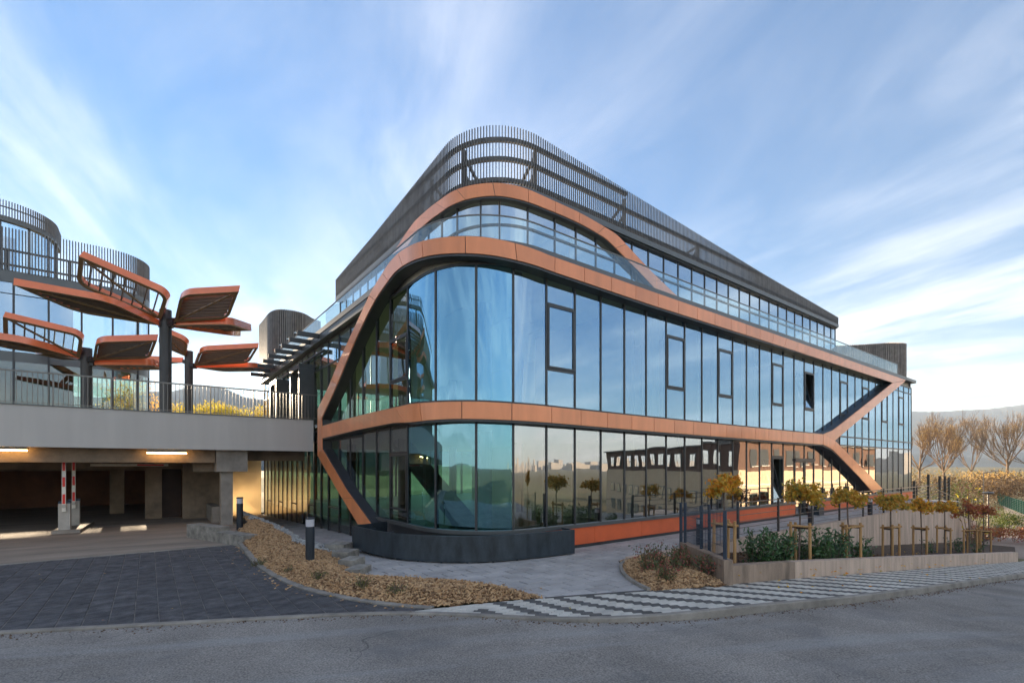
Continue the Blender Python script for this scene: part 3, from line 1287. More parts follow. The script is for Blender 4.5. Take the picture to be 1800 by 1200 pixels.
opening_up = {s_of_u(7.27 + 1.028 * k): 0 for k in ()}
nR0 = len(ms) - len(ms_right)          # index of the first right-hand mullion
UP_OPEN = {1, 6, 9, 13, 16, 20, 23, 26, 29}
UP_AJAR = {16}
UP_BLIND = {0: 'half', 5: 'full', 11: 'half', 18: 'full', 24: 'full'}
for i in range(len(ms) - 1):
    a, b = ms[i] + 0.034, ms[i + 1] - 0.034
    k = i - nR0
    mid = (a + b) / 2
    curved = -0.3 < mid < ARC + 0.1
    q = MP.at(mid)
    # lower storey
    if k >= 0:
        lo = Z_SILL + 0.03
        mat = 'glass_low'
        if k == 13:
            transom(a, b, 2.62)
            pane(MP, a, b, 2.66, Z_M0, 0.0, mat, facade)
            frame_window(a, b, lo, 2.58, mat, open_=True)
        elif k in (15, 16):
            # glazed double door
            z0 = 0.08
            transom(a - 0.03, b + 0.03, 2.50, 0.11, o0=-0.05, o1=0.07, name='door_head')
            pane(MP, a, b, 2.57, Z_M0, 0.0, mat, facade)
            frame_window(a, b, z0, 2.44, mat)
        else:
            pane(MP, a, b, lo, Z_M0, 0.0, mat, facade)
    else:
        zf_ = zfloor_left(mid) if mid < s_of_v(15.2) else Z_SILL + 0.03
        mat = 'glass_corner' if curved else 'glass_left'
        if i == nR0 - 4:      # door beside the curve
            z0 = 0.60
            transom(a, b, 2.62)
            pane(MP, a, b, 2.66, Z_M0, 0.0, mat, facade)
            frame_window(a, b, 0.98, 2.58, mat)
            pane(MP, a, b, Z_SILL + .03, 0.93, 0.0, mat, facade)
        elif mid < s_of_v(15.2) and i % 3 == 1:
            transom(a, b, zf_ + 0.9)
            pane(MP, a, b, zf_ + 0.94, Z_M0, 0.0, mat, facade)
            pane(MP, a, b, zf_, zf_ + 0.86, 0.0, mat, facade)
        else:
            pane(MP, a, b, zf_, Z_M0, 0.0, mat, facade)
    # upper storey
    top = Z_T0 + 0.06
    if k >= 0:
        mat = 'glass_main'
        if k in UP_OPEN:
            z0, z1 = Z_M1 + 1.06, Z_T0 - 0.72
            pane(MP, a, b, Z_M1, z0, 0.0, mat, facade)
            pane(MP, a, b, z1 + 0.05, top, 0.0, mat, facade)
            transom(a, b, z1 + 0.02, 0.06)
            transom(a, b, z0 + 0.0, 0.06)
            frame_window(a, b, z0 + 0.04, z1, mat, open_=k in UP_AJAR)
        else:
            pane(MP, a, b, Z_M1, top, 0.0, mat, facade)
    else:
        mat = 'glass_curve' if curved else 'glass_left'
        if i == nR0 - 4:
            pane(MP, a, b, 5.98, top, 0.0, mat, facade)
            frame_window(a, b, 4.72, 5.92, mat)
            pane(MP, a, b, Z_M1, 4.66, 0.0, mat, facade)
            transom(a, b, 5.95)
            transom(a, b, 4.69)
        elif mid < s_of_v(16.5):
            pane(MP, a, b, 6.32, top, 0.0, 'glass_third', facade)
            transom(a, b, 6.28)
            pane(MP, a, b, Z_M1, 6.24, 0.0, mat, facade)
        else:
            pane(MP, a, b, Z_M1, top, 0.0, mat, facade)
for i in range(len(ms) - 1):
    if i - nR0 >= 20 or ms[i + 1] < s_of_v(16):
        pane(MP, ms[i] + 0.034, ms[i + 1] - 0.034, Z_M0, Z_M1, 0.0, 'glass_main', facade)
for i, s in enumerate(ms):
    k = i - nR0
    zlo = Z_SILL if (k >= 0 or s > s_of_v(15.2)) else zfloor_left(s) - 0.03
    if k in (16,):
        mull(s, 2.4, Z_T0 + 0.1)
    else:
        mull(s, zlo, Z_T0 + 0.1)
# transom pair on the free triangle of glass at the right-hand end
transom(ms[nR0 + 20], s_of_u(UR), Z_M1, 0.07, name='transom')
transom(ms[nR0 + 20], s_of_u(UR), Z_M0 - 0.03, 0.07, name='transom')
transom(ms[nR0 + 28], s_of_u(UR), 6.86, 0.06, name='transom')
transom(MP.s[0], s_of_v(16), Z_M1, 0.09)
transom(MP.s[0], s_of_v(16), Z_M0 - 0.05, 0.09)
# sill along the ground floor and head trim under the roof slab
mb = MB()
pbox(mb, MP, s_of_v(15.2), s_of_u(7.27 + 1.028 * 15), Z_SILL - 0.06, Z_SILL + 0.035, -0.1, 0.10, step=0.15)
pbox(mb, MP, s_of_u(7.27 + 1.028 * 17), MP.s[-1], Z_SILL - 0.06, Z_SILL + 0.035, -0.1, 0.10)
mb.build('window_sill', 'fascia_metal', office)
mb = MB()
pbox(mb, MP, MP.s[0], MP.s[-1], Z_T0 + 0.02, Z_T0 + 0.09, -0.1, 0.02, step=0.15)
mb.build('head_trim', 'dark_metal', office)

# orange plinth panels and the dark strip under them
plinth = MB()
pbox(plinth, MP, s_of_v(15.2), s_of_u(7.27 + 1.028 * 15), 0.0, Z_SILL - 0.06, -0.2, 0.02, step=0.15)
pbox(plinth, MP, s_of_u(7.27 + 1.028 * 17), MP.s[-1], 0.0, Z_SILL - 0.06, -0.2, 0.02)
plinth = plinth.build('plinth', 'dark_metal', office)
s = s_of_u(8.0)
while s < MP.s[-1] - 0.5:
    e = min(s + 2.05, MP.s[-1])
    d0, d1 = s_of_u(7.27 + 1.028 * 15), s_of_u(7.27 + 1.028 * 17)
    for a, b in ((s, min(e, d0)), (max(s, d1), e)):
        if b - a > 0.2 and not (a >= d0 and b <= d1):
            mb = MB()
            pbox(mb, MP, a + 0.004, b - 0.004, 0.095, Z_SILL - 0.065, 0.022, 0.06)
            mb.build('plinth_panel', 'orange_plinth', plinth)
    s = e

# ---- wave ribbon: outlines read off the picture, laid on the wall, split into panels
BO, BI = [], []


def ribbon_st(path, off, pairs):
    return [(path.from_px(a[0], a[1], off), path.from_px(b[0], b[1], off)) for a, b in pairs]


def dens_st(st, step=0.12, it=5):
    out = []
    for i in range(len(st) - 1):
        (a0, b0), (a1, b1) = st[i], st[i + 1]
        ln = max(sqrt((a1[0] - a0[0]) ** 2 + (a1[1] - a0[1]) ** 2), sqrt((b1[0] - b0[0]) ** 2 + (b1[1] - b0[1]) ** 2))
        n = max(1, int(ln / step))
        for k in range(n):
            t = k / n
            out.append(tuple((p0[0] + (p1[0] - p0[0]) * t, p0[1] + (p1[1] - p0[1]) * t) for p0, p1 in ((a0, a1), (b0, b1))))
    out.append(st[-1])
    for _ in range(it):
        new = [out[0]]
        for i in range(1, len(out) - 1):
            new.append(tuple(tuple((out[i - 1][j][c] + 2 * out[i][j][c] + out[i + 1][j][c]) / 4 for c in (0, 1)) for j in (0, 1)))
        new.append(out[-1])
        out = new
    return out


def ribbon_mesh(mb, path, samples, o0, o1, ga=0.0, gb=0.0, across=3):
    """closed slab between edge A and edge B of the samples; ga, gb widen it at A and B"""
    n = len(samples)
    W = across + 1
    front, back = [], []
    for (a, b) in samples:
        dx, dz = b[0] - a[0], b[1] - a[1]
        ln = sqrt(dx * dx + dz * dz) or 1
        ex, ez = dx / ln, dz / ln
        A = (a[0] - ex * ga, a[1] - ez * ga)
        B = (b[0] + ex * gb, b[1] + ez * gb)
        for k in range(W):
            t = k / across
            s_, z_ = A[0] + (B[0] - A[0]) * t, A[1] + (B[1] - A[1]) * t
            p, q = path.at(s_, o1), path.at(s_, o0)
            front.append((p.x, p.y, z_))
            back.append((q.x, q.y, z_))
    N_ = n * W
    fs = []
    for i in range(n - 1):
        for k in range(across):
            a = i * W + k
            fs.append((a, a + 1, a + W + 1, a + W))
            fs.append((N_ + a + W, N_ + a + W + 1, N_ + a + 1, N_ + a))
        a, b = i * W, (i + 1) * W
        fs.append((a, b, N_ + b, N_ + a))
        a, b = i * W + across, (i + 1) * W + across
        fs.append((b, a, N_ + a, N_ + b))
    for k in range(across):
        fs.append((k + 1, k, N_ + k, N_ + k + 1))
        a = (n - 1) * W + k
        fs.append((a, a + 1, N_ + a + 1, N_ + a))
    mb.add(front + back, fs)


def ribbon(path, pairs, off, parent, pan=1.06, ga=0.05, gb=0.05, depth=0.36, it=5, back=-0.02, flip=False):
    sm_ = dens_st(ribbon_st(path, off, pairs), it=it)
    mb = MB()
    ribbon_mesh(mb, path, sm_, off - depth + back, off - 0.03, ga, gb)
    body = mb.build('band_frame', 'dark_metal', parent)
    # cut into panels by length along the middle
    cum = [0.0]
    for i in range(1, len(sm_)):
        m0 = [(sm_[i - 1][0][c] + sm_[i - 1][1][c]) / 2 for c in (0, 1)]
        m1 = [(sm_[i][0][c] + sm_[i][1][c]) / 2 for c in (0, 1)]
        cum.append(cum[-1] + sqrt((m1[0] - m0[0]) ** 2 + (m1[1] - m0[1]) ** 2))
    np_ = max(1, round(cum[-1] / pan))

    def samp(t):
        t = max(0, min(cum[-1], t))
        i = 1
        while i < len(cum) - 1 and cum[i] < t:
            i += 1
        f = (t - cum[i - 1]) / ((cum[i] - cum[i - 1]) or 1)
        return tuple(tuple(sm_[i - 1][j][c] + (sm_[i][j][c] - sm_[i - 1][j][c]) * f for c in (0, 1)) for j in (0, 1))
    for k in range(np_):
        t0, t1 = cum[-1] * k / np_ + 0.008, cum[-1] * (k + 1) / np_ - 0.008
        n = max(2, int((t1 - t0) / 0.13))
        mb = MB()
        ribbon_mesh(mb, path, [samp(t0 + (t1 - t0) * i / n) for i in range(n + 1)], off - 0.03, off)
        mb.build('cladding_panel', 'orange', body)
    return body


ribbon(MP, [((558, 719), (565, 735)), ((578, 678), (586, 690)), ((590, 647), (600, 657)), ((603, 618), (614, 622)), ((617, 588), (626, 594)),
            ((640, 538), (649, 545)), ((652, 512), (663, 520)), ((672, 480), (682, 493)), ((682, 463), (693, 478)), ((702, 442), (709, 466)),
            ((727, 429), (730, 456)), ((760, 420), (760, 448)), ((793, 416), (793, 445)), ((827, 415), (827, 445)), ((860, 417.5), (864, 448)),
            ((902, 427), (906, 457)), ((960, 446.7), (960, 473)), ((1140, 510), (1140, 534)), ((1340, 579.5), (1340, 597.5)), ((1593, 668), (1570, 672.5))],
       OFF, office, ga=0.02, gb=0.06)
ribbon(MP, [((1592, 669), (1569, 673)), ((1580, 679.5), (1559, 681)), ((1500, 746.5), (1480, 744)), ((1484, 760), (1464, 756)), ((1468, 774), (1447, 763))],
       OFF, office, ga=0.01, gb=0.08, it=2, pan=1.3)
ribbon(MP, [((566, 748.6), (566, 770)), ((609, 736), (628, 755)), ((652, 725), (690, 743)), ((720, 710), (725, 741.5)), ((765, 706.5), (765, 737)), ((800, 705.5), (800, 735.5)), ((840, 705.5), (840, 736)),
            ((915, 710), (915, 739)), ((1027, 721), (1027, 747.5)), ((1136, 732.5), (1136, 757)), ((1400, 758.8), (1400, 777.5)), ((1447, 763), (1447, 781))],
       OFF, office, ga=0.045, gb=0.06)
ribbon(MP, [((1447.3, 763), (1447.3, 781)), ((1468, 774), (1463, 789)), ((1500, 806), (1486, 812)), ((1533, 839), (1512, 839)), ((1551, 858), (1536, 866))],
       OFF, office, ga=0.01, gb=0.07, it=2, pan=1.3)
ribbon(MP, [((558, 719), (565, 736)), ((558, 760), (565.7, 760)), ((558, 801), (566, 789))], OFF - 0.003, office, ga=0.02, gb=0.0, it=0, pan=2)
ribbon(MP, [((558.5, 801), (566, 789)), ((592, 860), (608, 860)), ((629, 921), (652, 921))], OFF, office, ga=0.02, gb=0.09, it=0, pan=1.6)

# metal coping above the orange band, terrace floor, glass balustrade
mb = MB()
pbox(mb, MP, MP.s[0], MP.s[-1], Z_T1 + 0.012, Z_T1 + 0.19, -0.15, OFF - 0.10, step=0.15)
mb.build('coping', 'fascia_metal', office)
mb = MB()
pbox(mb, MP, MP.s[0], s_of_v(15.0), Z_T0 + 0.10, Z_T1 + 0.01, -0.12, OFF - 0.12)
mb.build('roof_edge', 'fascia_metal', office)
rail = MB()
pbox(rail, MP, MP.s[0], s_of_u(36.2), 8.335, 8.36, 0.155, 0.195, step=0.15)
rail = rail.build('balustrade', 'rail_metal', office)
s = MP.s[0]
while s < s_of_u(36.2) - 0.3:
    e = min(s + 1.25, s_of_u(36.2))
    pane(MP, s + 0.008, e - 0.008, Z_T1 + 0.12, 8.33, 0.18, 'glass_rail', rail, 'glass_panel')
    s = e

# floors, ceilings, rooms behind the glass
BACK = [(UR - 0.15, VL - 0.2), (U0 + 0.15, VL - 0.2)]
slabpoly = lambda off: path_poly(MP, off, [(UR, VL), (U0 - off, VL)], s0=MP.s[0] + 0.001)
MB().prism(slabpoly(-0.13), 3.34, 3.69).build('floor_slab', 'interior_white', office)
MB().prism(slabpoly(-0.13), -0.9, 0.01).build('ground_slab', 'interior_floor', office)
MB().prism(slabpoly(-0.11), 7.29, 7.70).build('terrace_slab', 'interior_white', office)
interior = MB()
interior.box(17, 37, 15.5, 27, 0.012, 3.338)
interior.box(15, 37, 14.8, 28, 3.692, 7.288)
interior = interior.build('core_wall', 'interior_white', office)
for (x, y) in ((8.4, 12.6), (8.4, 18.6), (8.4, 25), (14.4, 11.9), (20.4, 11.9), (26.4, 11.9), (32.4, 11.9), (14.4, 18.6), (14.4, 25)):
    m = MB()
    m.tube((x, y, 0.012), (x, y, 3.338), 0.23, n=16)
    m.tube((x, y, 3.692), (x, y, 7.288), 0.23, n=16)
    m.build('interior_column', 'interior_grey', office, smooth=False)
# stair flight and balustrade seen through the corner glass
m = MB()
m.bar((9.0, 14.5, 0.1), (9.0, 20.5, 3.4), 0.9, 0.24)
m.build('stair_flight', 'interior_grey', office)
# office partitions that stop the view along the right facade
for x in (12.2, 16.4, 20.6, 24.9, 29.0, 33.2):
    m = MB()
    m.box(x, x + 0.12, 10.3, 14.7, 3.70, 7.27)
    m.build('partition', 'interior_grey', office)
for x in (15.2, 23.0, 31.0):
    m = MB()
    m.box(x, x + 0.12, 10.3, 15.4, 0.02, 3.33)
    m.build('partition', 'interior_grey', office)
# curtains behind some bays
for k, kind in UP_BLIND.items():
    a, b = ms[nR0 + k] + 0.05, ms[nR0 + k + 1] - 0.05
    if kind == 'half':
        b = a + (b - a) * 0.36
    m = MB()
    n = 14
    vs_ = []
    for i in range(n + 1):
        t = a + (b - a) * i / n
        o = -0.22 + 0.03 * (i % 2)
        for (oo, z) in ((o, Z_M1 + 0.02), (o, 7.2), (o - 0.01, 7.2), (o - 0.01, Z_M1 + 0.02)):
            q = MP.at(t, oo)
            vs_.append((q.x, q.y, z))
    fs = []
    for i in range(n):
        p, r = 4 * i, 4 * i + 4
        fs += [(p, r, r + 1, p + 1), (p + 2, r + 2, r + 3, p + 3)]
    m.add(vs_, fs)
    m.build('curtain', 'curtain', office)
# ceiling lights in the corner room
for j in range(6):
    m = MB()
    m.box(8.0 + 0.9 * j, 8.18 + 0.9 * j, 13.2, 14.4, 7.24, 7.285)
    m.build('ceiling_light', 'interior_white', office)

# rear wall: big panes between posts so that the low sun reaches the rooms
RP = Path([(UR, VL), (U0, VL)])
rear = MB()
pbox(rear, RP, 0, RP.s[-1], 3.33, 3.70, -0.12, 0.02)
pbox(rear, RP, 0, RP.s[-1], 7.28, 7.66, -0.12, 0.02)
rear = rear.build('rear_wall', 'dark_metal', office)
t = 0.0
while t < RP.s[-1] - 0.5:
    e = min(t + 2.8, RP.s[-1])
    m = MB()
    pbox(m, RP, t - 0.05, t + 0.05, -0.7, 7.28, -0.1, 0.03)
    m.build('post', 'dark_metal', rear)
    pane(RP, t + 0.05, e - 0.05, -0.6, 3.32, 0.0, 'glass_left', rear)
    pane(RP, t + 0.05, e - 0.05, 3.70, 7.28, 0.0, 'glass_left', rear)
    t = e
# right-hand end wall
m = MB()
m.box(UR - 0.12, UR + 0.03, V0 + 0.03, VL, -0.9, 7.70)
m.build('end_wall', 'interior_grey', office)

# ------------------------------------------------------------------ third storey and roof screen
U3, V3, R3 = 8.1, 12.3, 2.2
U3R, V3L = 35.6, 26.6
TP = rounded(U3, V3, U3R, V3L, R3)
ARC3 = pi / 2 * R3
s3u = lambda u: ARC3 + (u - U3 - R3)
s3v = lambda v: -(v - V3 - R3)
GO = -0.18
Z3F = 11.12
third = MB()
pbox(third, TP, TP.s[0], TP.s[-1], Z3F, Z3F + 0.20, -0.5, 0.03, step=0.15)
pbox(third, TP, TP.s[0], TP.s[-1], Z3F - 0.05, Z3F - 0.012, -0.5, -0.05, step=0.15)
third = third.build('upper_storey', 'fascia_metal', office)
MB().prism(path_poly(TP, -0.45, [(U3R - 0.4, V3L), (U3 + 0.45, V3L)], s0=TP.s[0] + 0.001), Z3F - 0.05, Z3F + 0.15).build('roof_slab', 'interior_white', third)
m = MB()
m.box(15.5, 33, 17, 25, 7.71, Z3F - 0.06)
m.build('core_wall', 'interior_white', third)
for x in (12.5, 16.5, 20.5, 24.5, 28.5, 32.5):
    m = MB()
    m.box(x, x + 0.12, 13.2, 16.9, 7.71, Z3F - 0.06)
    m.build('partition', 'interior_grey', third)
t3 = [TP.from_px(x, 450, GO)[0] for x in (845, 878, 927.5, 975, 1012)]
u = TP.at(t3[-1]).x
st3 = list(t3)
while st3[-1] < TP.s[-1] - 1.0:
    st3.append(st3[-1] + 1.03)
st3.append(TP.s[-1])
back3 = [t3[0]]
while back3[0] > TP.s[0] + 1.0:
    back3.insert(0, back3[0] - 1.03)
st3 = back3[:-1] + st3
for i in range(len(st3) - 1):
    a, b = st3[i] + 0.035, st3[i + 1] - 0.035
    pane(TP, a, b, 10.12, Z3F - 0.05, GO, 'glass_third', third)
    pane(TP, a, b, 7.78, 10.06, GO, 'glass_third', third)
    transom(a, b, 10.09, 0.06, path=TP, par=third, o0=GO - 0.06, o1=GO + 0.05)
for s in st3:
    mull(s, 7.71, Z3F - 0.02, par=third, path=TP, o0=GO - 0.06, o1=GO + 0.03)
m = MB()
m.box(U3R - 0.25, U3R - 0.19, V3 + 0.2, V3L, 7.71, Z3F)
m.build('end_wall', 'fascia_metal', third)

# third-storey wave band
ribbon(TP, [((690, 447), (716, 432)), ((713, 410), (730, 409)), ((730, 387), (756, 386)), ((757, 363), (776, 372)), ((780, 346.7), (797, 359)), ((818, 328), (830, 348)),
            ((850, 322.5), (856, 344.5)), ((880, 321.5), (882, 344)), ((893, 323), (895, 346.7)), ((937, 336.7), (937, 358)), ((985, 358), (985, 376.7)), ((1022, 375), (1021, 393)),
            ((1056.7, 395), (1046, 407)), ((1085, 412), (1067, 420)), ((1114, 444), (1096, 449)), ((1146, 478), (1125, 478)), ((1190, 520), (1168, 524))],
       0.06, third, ga=0.02, gb=0.06, depth=0.22, pan=1.15)

# roof screen: upright slats on three rails
top_pts = [(s3v(V3L), 12.28), (s3v(20.9), 12.62), (s3v(14.5), 13.16), (ARC3 / 2, 13.2), (s3u(10.4), 13.17), (s3u(15.1), 12.87), (s3u(25.5), 12.25), (s3u(U3R), 11.78)]


def ztop(s):
    for i in range(len(top_pts) - 1):
        if s <= top_pts[i + 1][0]:
            (a, za), (b, zb) = top_pts[i], top_pts[i + 1]
            return za + (zb - za) * max(0, (s - a)) / (b - a)
    return top_pts[-1][1]


screen = MB()
for zrail in (11.42, 12.10, 12.72):
    ok = [s for s in [TP.s[0] + 0.1 * i for i in range(int((TP.s[-1] - TP.s[0]) / 0.1))] if ztop(s) > zrail + 0.16]
    if ok:
        pbox(screen, TP, ok[0], ok[-1], zrail, zrail + 0.13, -0.12, -0.014, step=0.15)
screen = screen.build('roof_screen', 'slat_metal', office)
sl_s = []
s = TP.s[0]
while s <= TP.s[-1]:
    sl_s.append(s)
    s += 0.1
order = sorted(sl_s, key=lambda s: cam_dist(*TP.at(s)) if s > -5 else 99)
own = set(order[:300])
rest = MB()
for s in sl_s:
    mb = MB() if s in own else rest
    pbox(mb, TP, s - 0.015, s + 0.015, Z3F + 0.17, ztop(s), -0.012, 0.022, curved=False)
    if s in own:
        mb.build('slat', 'slat_metal', screen)
if rest.f:
    rest.build('slat_row', 'slat_metal', screen)['kind'] = 'stuff'
for s, ht in ((s3v(16.0), 1.5), (ARC3 * 0.2, 1.5), (ARC3 * 1.02, 1.5), (s3u(14.9), 1.4), (s3u(20), 1.1), (s3v(20), 1.2)):
    m = MB()
    a = TP.at(s, -0.22)
    b = TP.at(s, -0.95)
    m.bar((a.x, a.y, Z3F + 0.2), (a.x, a.y, Z3F + ht + 0.15), 0.12, 0.12)
    m.bar((b.x, b.y, Z3F + 0.25), (a.x, a.y, Z3F + 0.95), 0.08, 0.08)
    m.bar((b.x, b.y, Z3F + 0.95), (a.x, a.y, Z3F + ht), 0.08, 0.08)
    m.bar((b.x, b.y, Z3F + 0.15), (b.x, b.y, Z3F + 1.0), 0.1, 0.1)
    m.build('screen_brace', 'dark_metal', screen)


def slat_wall(name, pts, z0, z1, mat, parent, sp=0.105, own_max=120):
    pth = Path(densify(pts, 0.12, 10))
    back = MB()
    pbox(back, pth, 0, pth.s[-1], z0, z1 - 0.02, -0.06, -0.035, step=0.2, curved=True)
    o = back.build(name, mat, parent)
    s = 0.03
    n = 0
    while s < pth.s[-1]:
        m = MB()
        pbox(m, pth, s - 0.026, s + 0.026, z0 - 0.02, z1, -0.034, 0.05, curved=False)
        m.build('slat', mat, o)
        s += sp
    return o


slat_wall('terrace_screen', [(35.6, 13.0), (36.6, 12.4), (37.4, 11.4), (38.1, 10.3), (39.0, 9.75), (39.62, 9.7), (39.85, 10.1), (39.9, 11.2), (39.9, 15)], 7.72, 10.15, 'slat_brown', office)
slat_wall('terrace_screen', [(5.5, 33.3), (5.5, 30.2), (5.65, 29.3), (6.2, 28.85), (7.1, 29.1), (7.7, 29.9), (8.3, 30.2)], 7.72, 10.9, 'slat_light', office)

# entrance canopy: glass blades set one behind the other over the deck doors
can = MB()
can.bar((5.64, 20.1, 6.90), (5.64, 31.5, 6.90), 0.08, 0.08)
can = can.build('entrance_canopy', 'dark_metal', office)
for i in range(9):
    p = hit_u([522, 508, 495, 483, 472, 462, 453, 446, 440][i], [585, 596, 607, 616, 625, 634, 642, 649, 657][i], 4.68)
    m = MB()
    m.bar((4.68, p.y, p.z), (5.57, p.y, p.z), 0.06, 0.19)
    b_ = m.build('canopy_beam', 'dark_metal', can)
    m = MB()
    m.add([(4.70, p.y + 0.04, p.z + 0.05), (5.56, p.y + 0.04, p.z + 0.05), (5.56, p.y + 0.62, p.z + 0.16), (4.70, p.y + 0.62, p.z + 0.16),
           (4.70, p.y + 0.04, p.z + 0.03), (5.56, p.y + 0.04, p.z + 0.03), (5.56, p.y + 0.62, p.z + 0.14), (4.70, p.y + 0.62, p.z + 0.14)],
          [(0, 1, 2, 3), (7, 6, 5, 4), (0, 4, 5, 1), (1, 5, 6, 2), (2, 6, 7, 3), (3, 7, 4, 0)])
    m.build('glass_blade', 'glass_blade', b_)
# dark entrance porches on the deck
for (y0, y1) in ((21.6, 23.3), (26.2, 27.8)):
    m = MB()
    m.box(5.05, 5.66, y0, y0 + 0.16, 4.12, 6.35)
    m.box(5.05, 5.66, y1 - 0.16, y1, 4.12, 6.35)
    m.box(5.05, 5.66, y0, y1, 6.352, 6.55)
    m.build('entrance_porch', 'dark_metal', office)

# ------------------------------------------------------------------ raised deck with the garage below
VB = 20.7
DZ0, DZ1 = 2.83, 4.10
deck = thing('parking_deck', 'raised grey deck with railing above a concrete parking garage', 'deck', (-3, VB, 0))
m = MB()
m.box(-30, 5.395, VB, VB + 0.22, DZ0, DZ1)
m.build('parapet', 'plaster', deck)
m = MB()
m.box(-30, 5.39, VB - 0.03, VB + 0.26, DZ1 + 0.002, DZ1 + 0.03)
m.build('coping', 'fascia_metal', deck)
m = MB()
m.box(-30, 5.39, VB + 0.222, 39.0, DZ0 + 0.02, 3.98)
m.build('deck_slab', 'concrete_brown', deck)
rail = MB()
rail.bar((-30, VB + 0.1, 5.14), (5.6, VB + 0.1, 5.14), 0.045, 0.045)
rail.bar((-30, VB + 0.1, DZ1 + 0.09), (5.6, VB + 0.1, DZ1 + 0.09), 0.03, 0.02)
rail = rail.build('railing', 'rail_metal', deck)
u = -5.2
bal = MB().box(-0.009, 0.009, VB + 0.091, VB + 0.109, DZ1 + 0.03, 5.12)
bal_me = bal.build('baluster', 'rail_metal', rail)
bal_me.location.x = u
i = 0
while u < 5.4:
    u += 0.117
    i += 1
    if i % 12 == 0:
        m = MB()
        m.box(u - 0.02, u + 0.02, VB + 0.08, VB + 0.12, DZ1 + 0.03, 5.12)
        m.build('rail_post', 'rail_metal', rail)
        continue
    o = bal_me.copy()
    COL.objects.link(o)
    o.location.x = u
# second railing at the far side of the deck
rail2 = MB()
rail2.bar((1.0, 38.6, 5.1), (5.2, 38.6, 5.1), 0.05, 0.05)
for k in range(26):
    rail2.box(1.1 + 0.16 * k, 1.12 + 0.16 * k, 38.59, 38.61, 4.0, 5.1)
rail2.build('rear_railing', 'rail_metal', deck)
# garage: beams, columns, walls
gp = lambda nm, mat, *bx: MB().box(*bx).build(nm, mat, deck)
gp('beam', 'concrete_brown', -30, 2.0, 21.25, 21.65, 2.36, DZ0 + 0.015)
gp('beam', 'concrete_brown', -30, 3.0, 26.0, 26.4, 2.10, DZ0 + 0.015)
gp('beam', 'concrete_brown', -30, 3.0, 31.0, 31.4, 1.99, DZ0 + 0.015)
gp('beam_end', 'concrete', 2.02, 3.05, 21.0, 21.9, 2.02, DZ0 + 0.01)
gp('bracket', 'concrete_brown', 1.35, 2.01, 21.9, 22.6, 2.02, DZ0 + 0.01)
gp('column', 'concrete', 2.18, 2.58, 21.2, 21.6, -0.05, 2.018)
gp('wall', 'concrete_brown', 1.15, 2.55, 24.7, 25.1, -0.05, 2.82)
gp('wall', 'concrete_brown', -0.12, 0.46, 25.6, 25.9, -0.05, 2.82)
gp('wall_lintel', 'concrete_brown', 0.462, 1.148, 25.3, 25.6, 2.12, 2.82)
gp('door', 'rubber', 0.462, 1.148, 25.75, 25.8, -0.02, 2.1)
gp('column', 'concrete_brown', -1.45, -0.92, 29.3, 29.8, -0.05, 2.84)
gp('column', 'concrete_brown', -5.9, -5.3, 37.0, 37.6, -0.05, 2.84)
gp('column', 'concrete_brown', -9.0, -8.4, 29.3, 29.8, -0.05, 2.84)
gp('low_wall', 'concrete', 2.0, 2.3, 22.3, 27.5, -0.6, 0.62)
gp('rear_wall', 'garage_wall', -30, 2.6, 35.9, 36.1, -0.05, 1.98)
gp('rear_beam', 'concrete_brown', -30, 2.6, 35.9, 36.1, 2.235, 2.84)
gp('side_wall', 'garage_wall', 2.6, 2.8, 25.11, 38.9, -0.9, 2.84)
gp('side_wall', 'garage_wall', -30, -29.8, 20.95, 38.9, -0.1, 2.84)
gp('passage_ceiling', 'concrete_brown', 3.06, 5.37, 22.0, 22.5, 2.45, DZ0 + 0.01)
# passage end wall; sun from behind glows through it, replacing reflected sunlight
tag(MB().box(2.85, 5.7, 34.0, 34.18, -1.0, 2.83).build('passage_wall', 'cream_wall'), 'pale cream wall with sunlight from behind glowing through it at the end of the passage', 'wall')

# lit tubes under the deck
for (px0, px1, py, lab) in ((258, 328, 795, 'lit amber tube lamp above the garage entrance, right of the barrier'), (-20, 48, 790, 'lit amber tube lamp cut by the left picture edge')):
    a, b = hit_v(px0, py, 21.0), hit_v(px1, py + 2, 21.0)
    z = (a.z + b.z) / 2
    t = thing('tube_lamp', lab, 'lamp', (a.x, 21.0, z), 'lit tube lamps under the deck')
    MB().tube((a.x, 21.0, z), (b.x, 21.0, z), 0.022, n=10).build('tube', 'tube_light', t)
    MB().box(a.x, b.x, 20.96, 21.04, z + 0.024, DZ0 + 0.01).build('lamp_base', 'grey_housing', t)


def barrier(px, py, lab, back):
    p = hit_z(px, py, 0.1)
    if back:
        p = hit_z(px, py, 0.1)
    t = thing('parking_barrier', lab, 'barrier', (p.x, p.y, 0.1), 'raised parking barriers on the island')
    x, y = p.x, p.y
    MB().box(x - 0.15, x + 0.15, y - 0.16, y + 0.16, 0.1, 0.98).build('housing', 'grey_housing', t)
    MB().box(x - 0.155, x + 0.155, y - 0.165, y + 0.165, 0.982, 1.05).build('housing_cap', 'fence_paint', t)
    arm = MB().box(x - 0.05, x + 0.05, y - 0.26, y - 0.18, 0.72, 2.34).build('arm', 'white_paint', t)
    for z in (0.98, 1.55, 2.08):
        MB().box(x - 0.035, x + 0.035, y - 0.264, y - 0.262, z, z + 0.32).build('reflector', 'red_tape', arm)
    MB().tube((x, y - 0.3, 0.9), (x, y - 0.16, 0.9), 0.06, n=12).build('pivot', 'grey_housing', t)
    return p


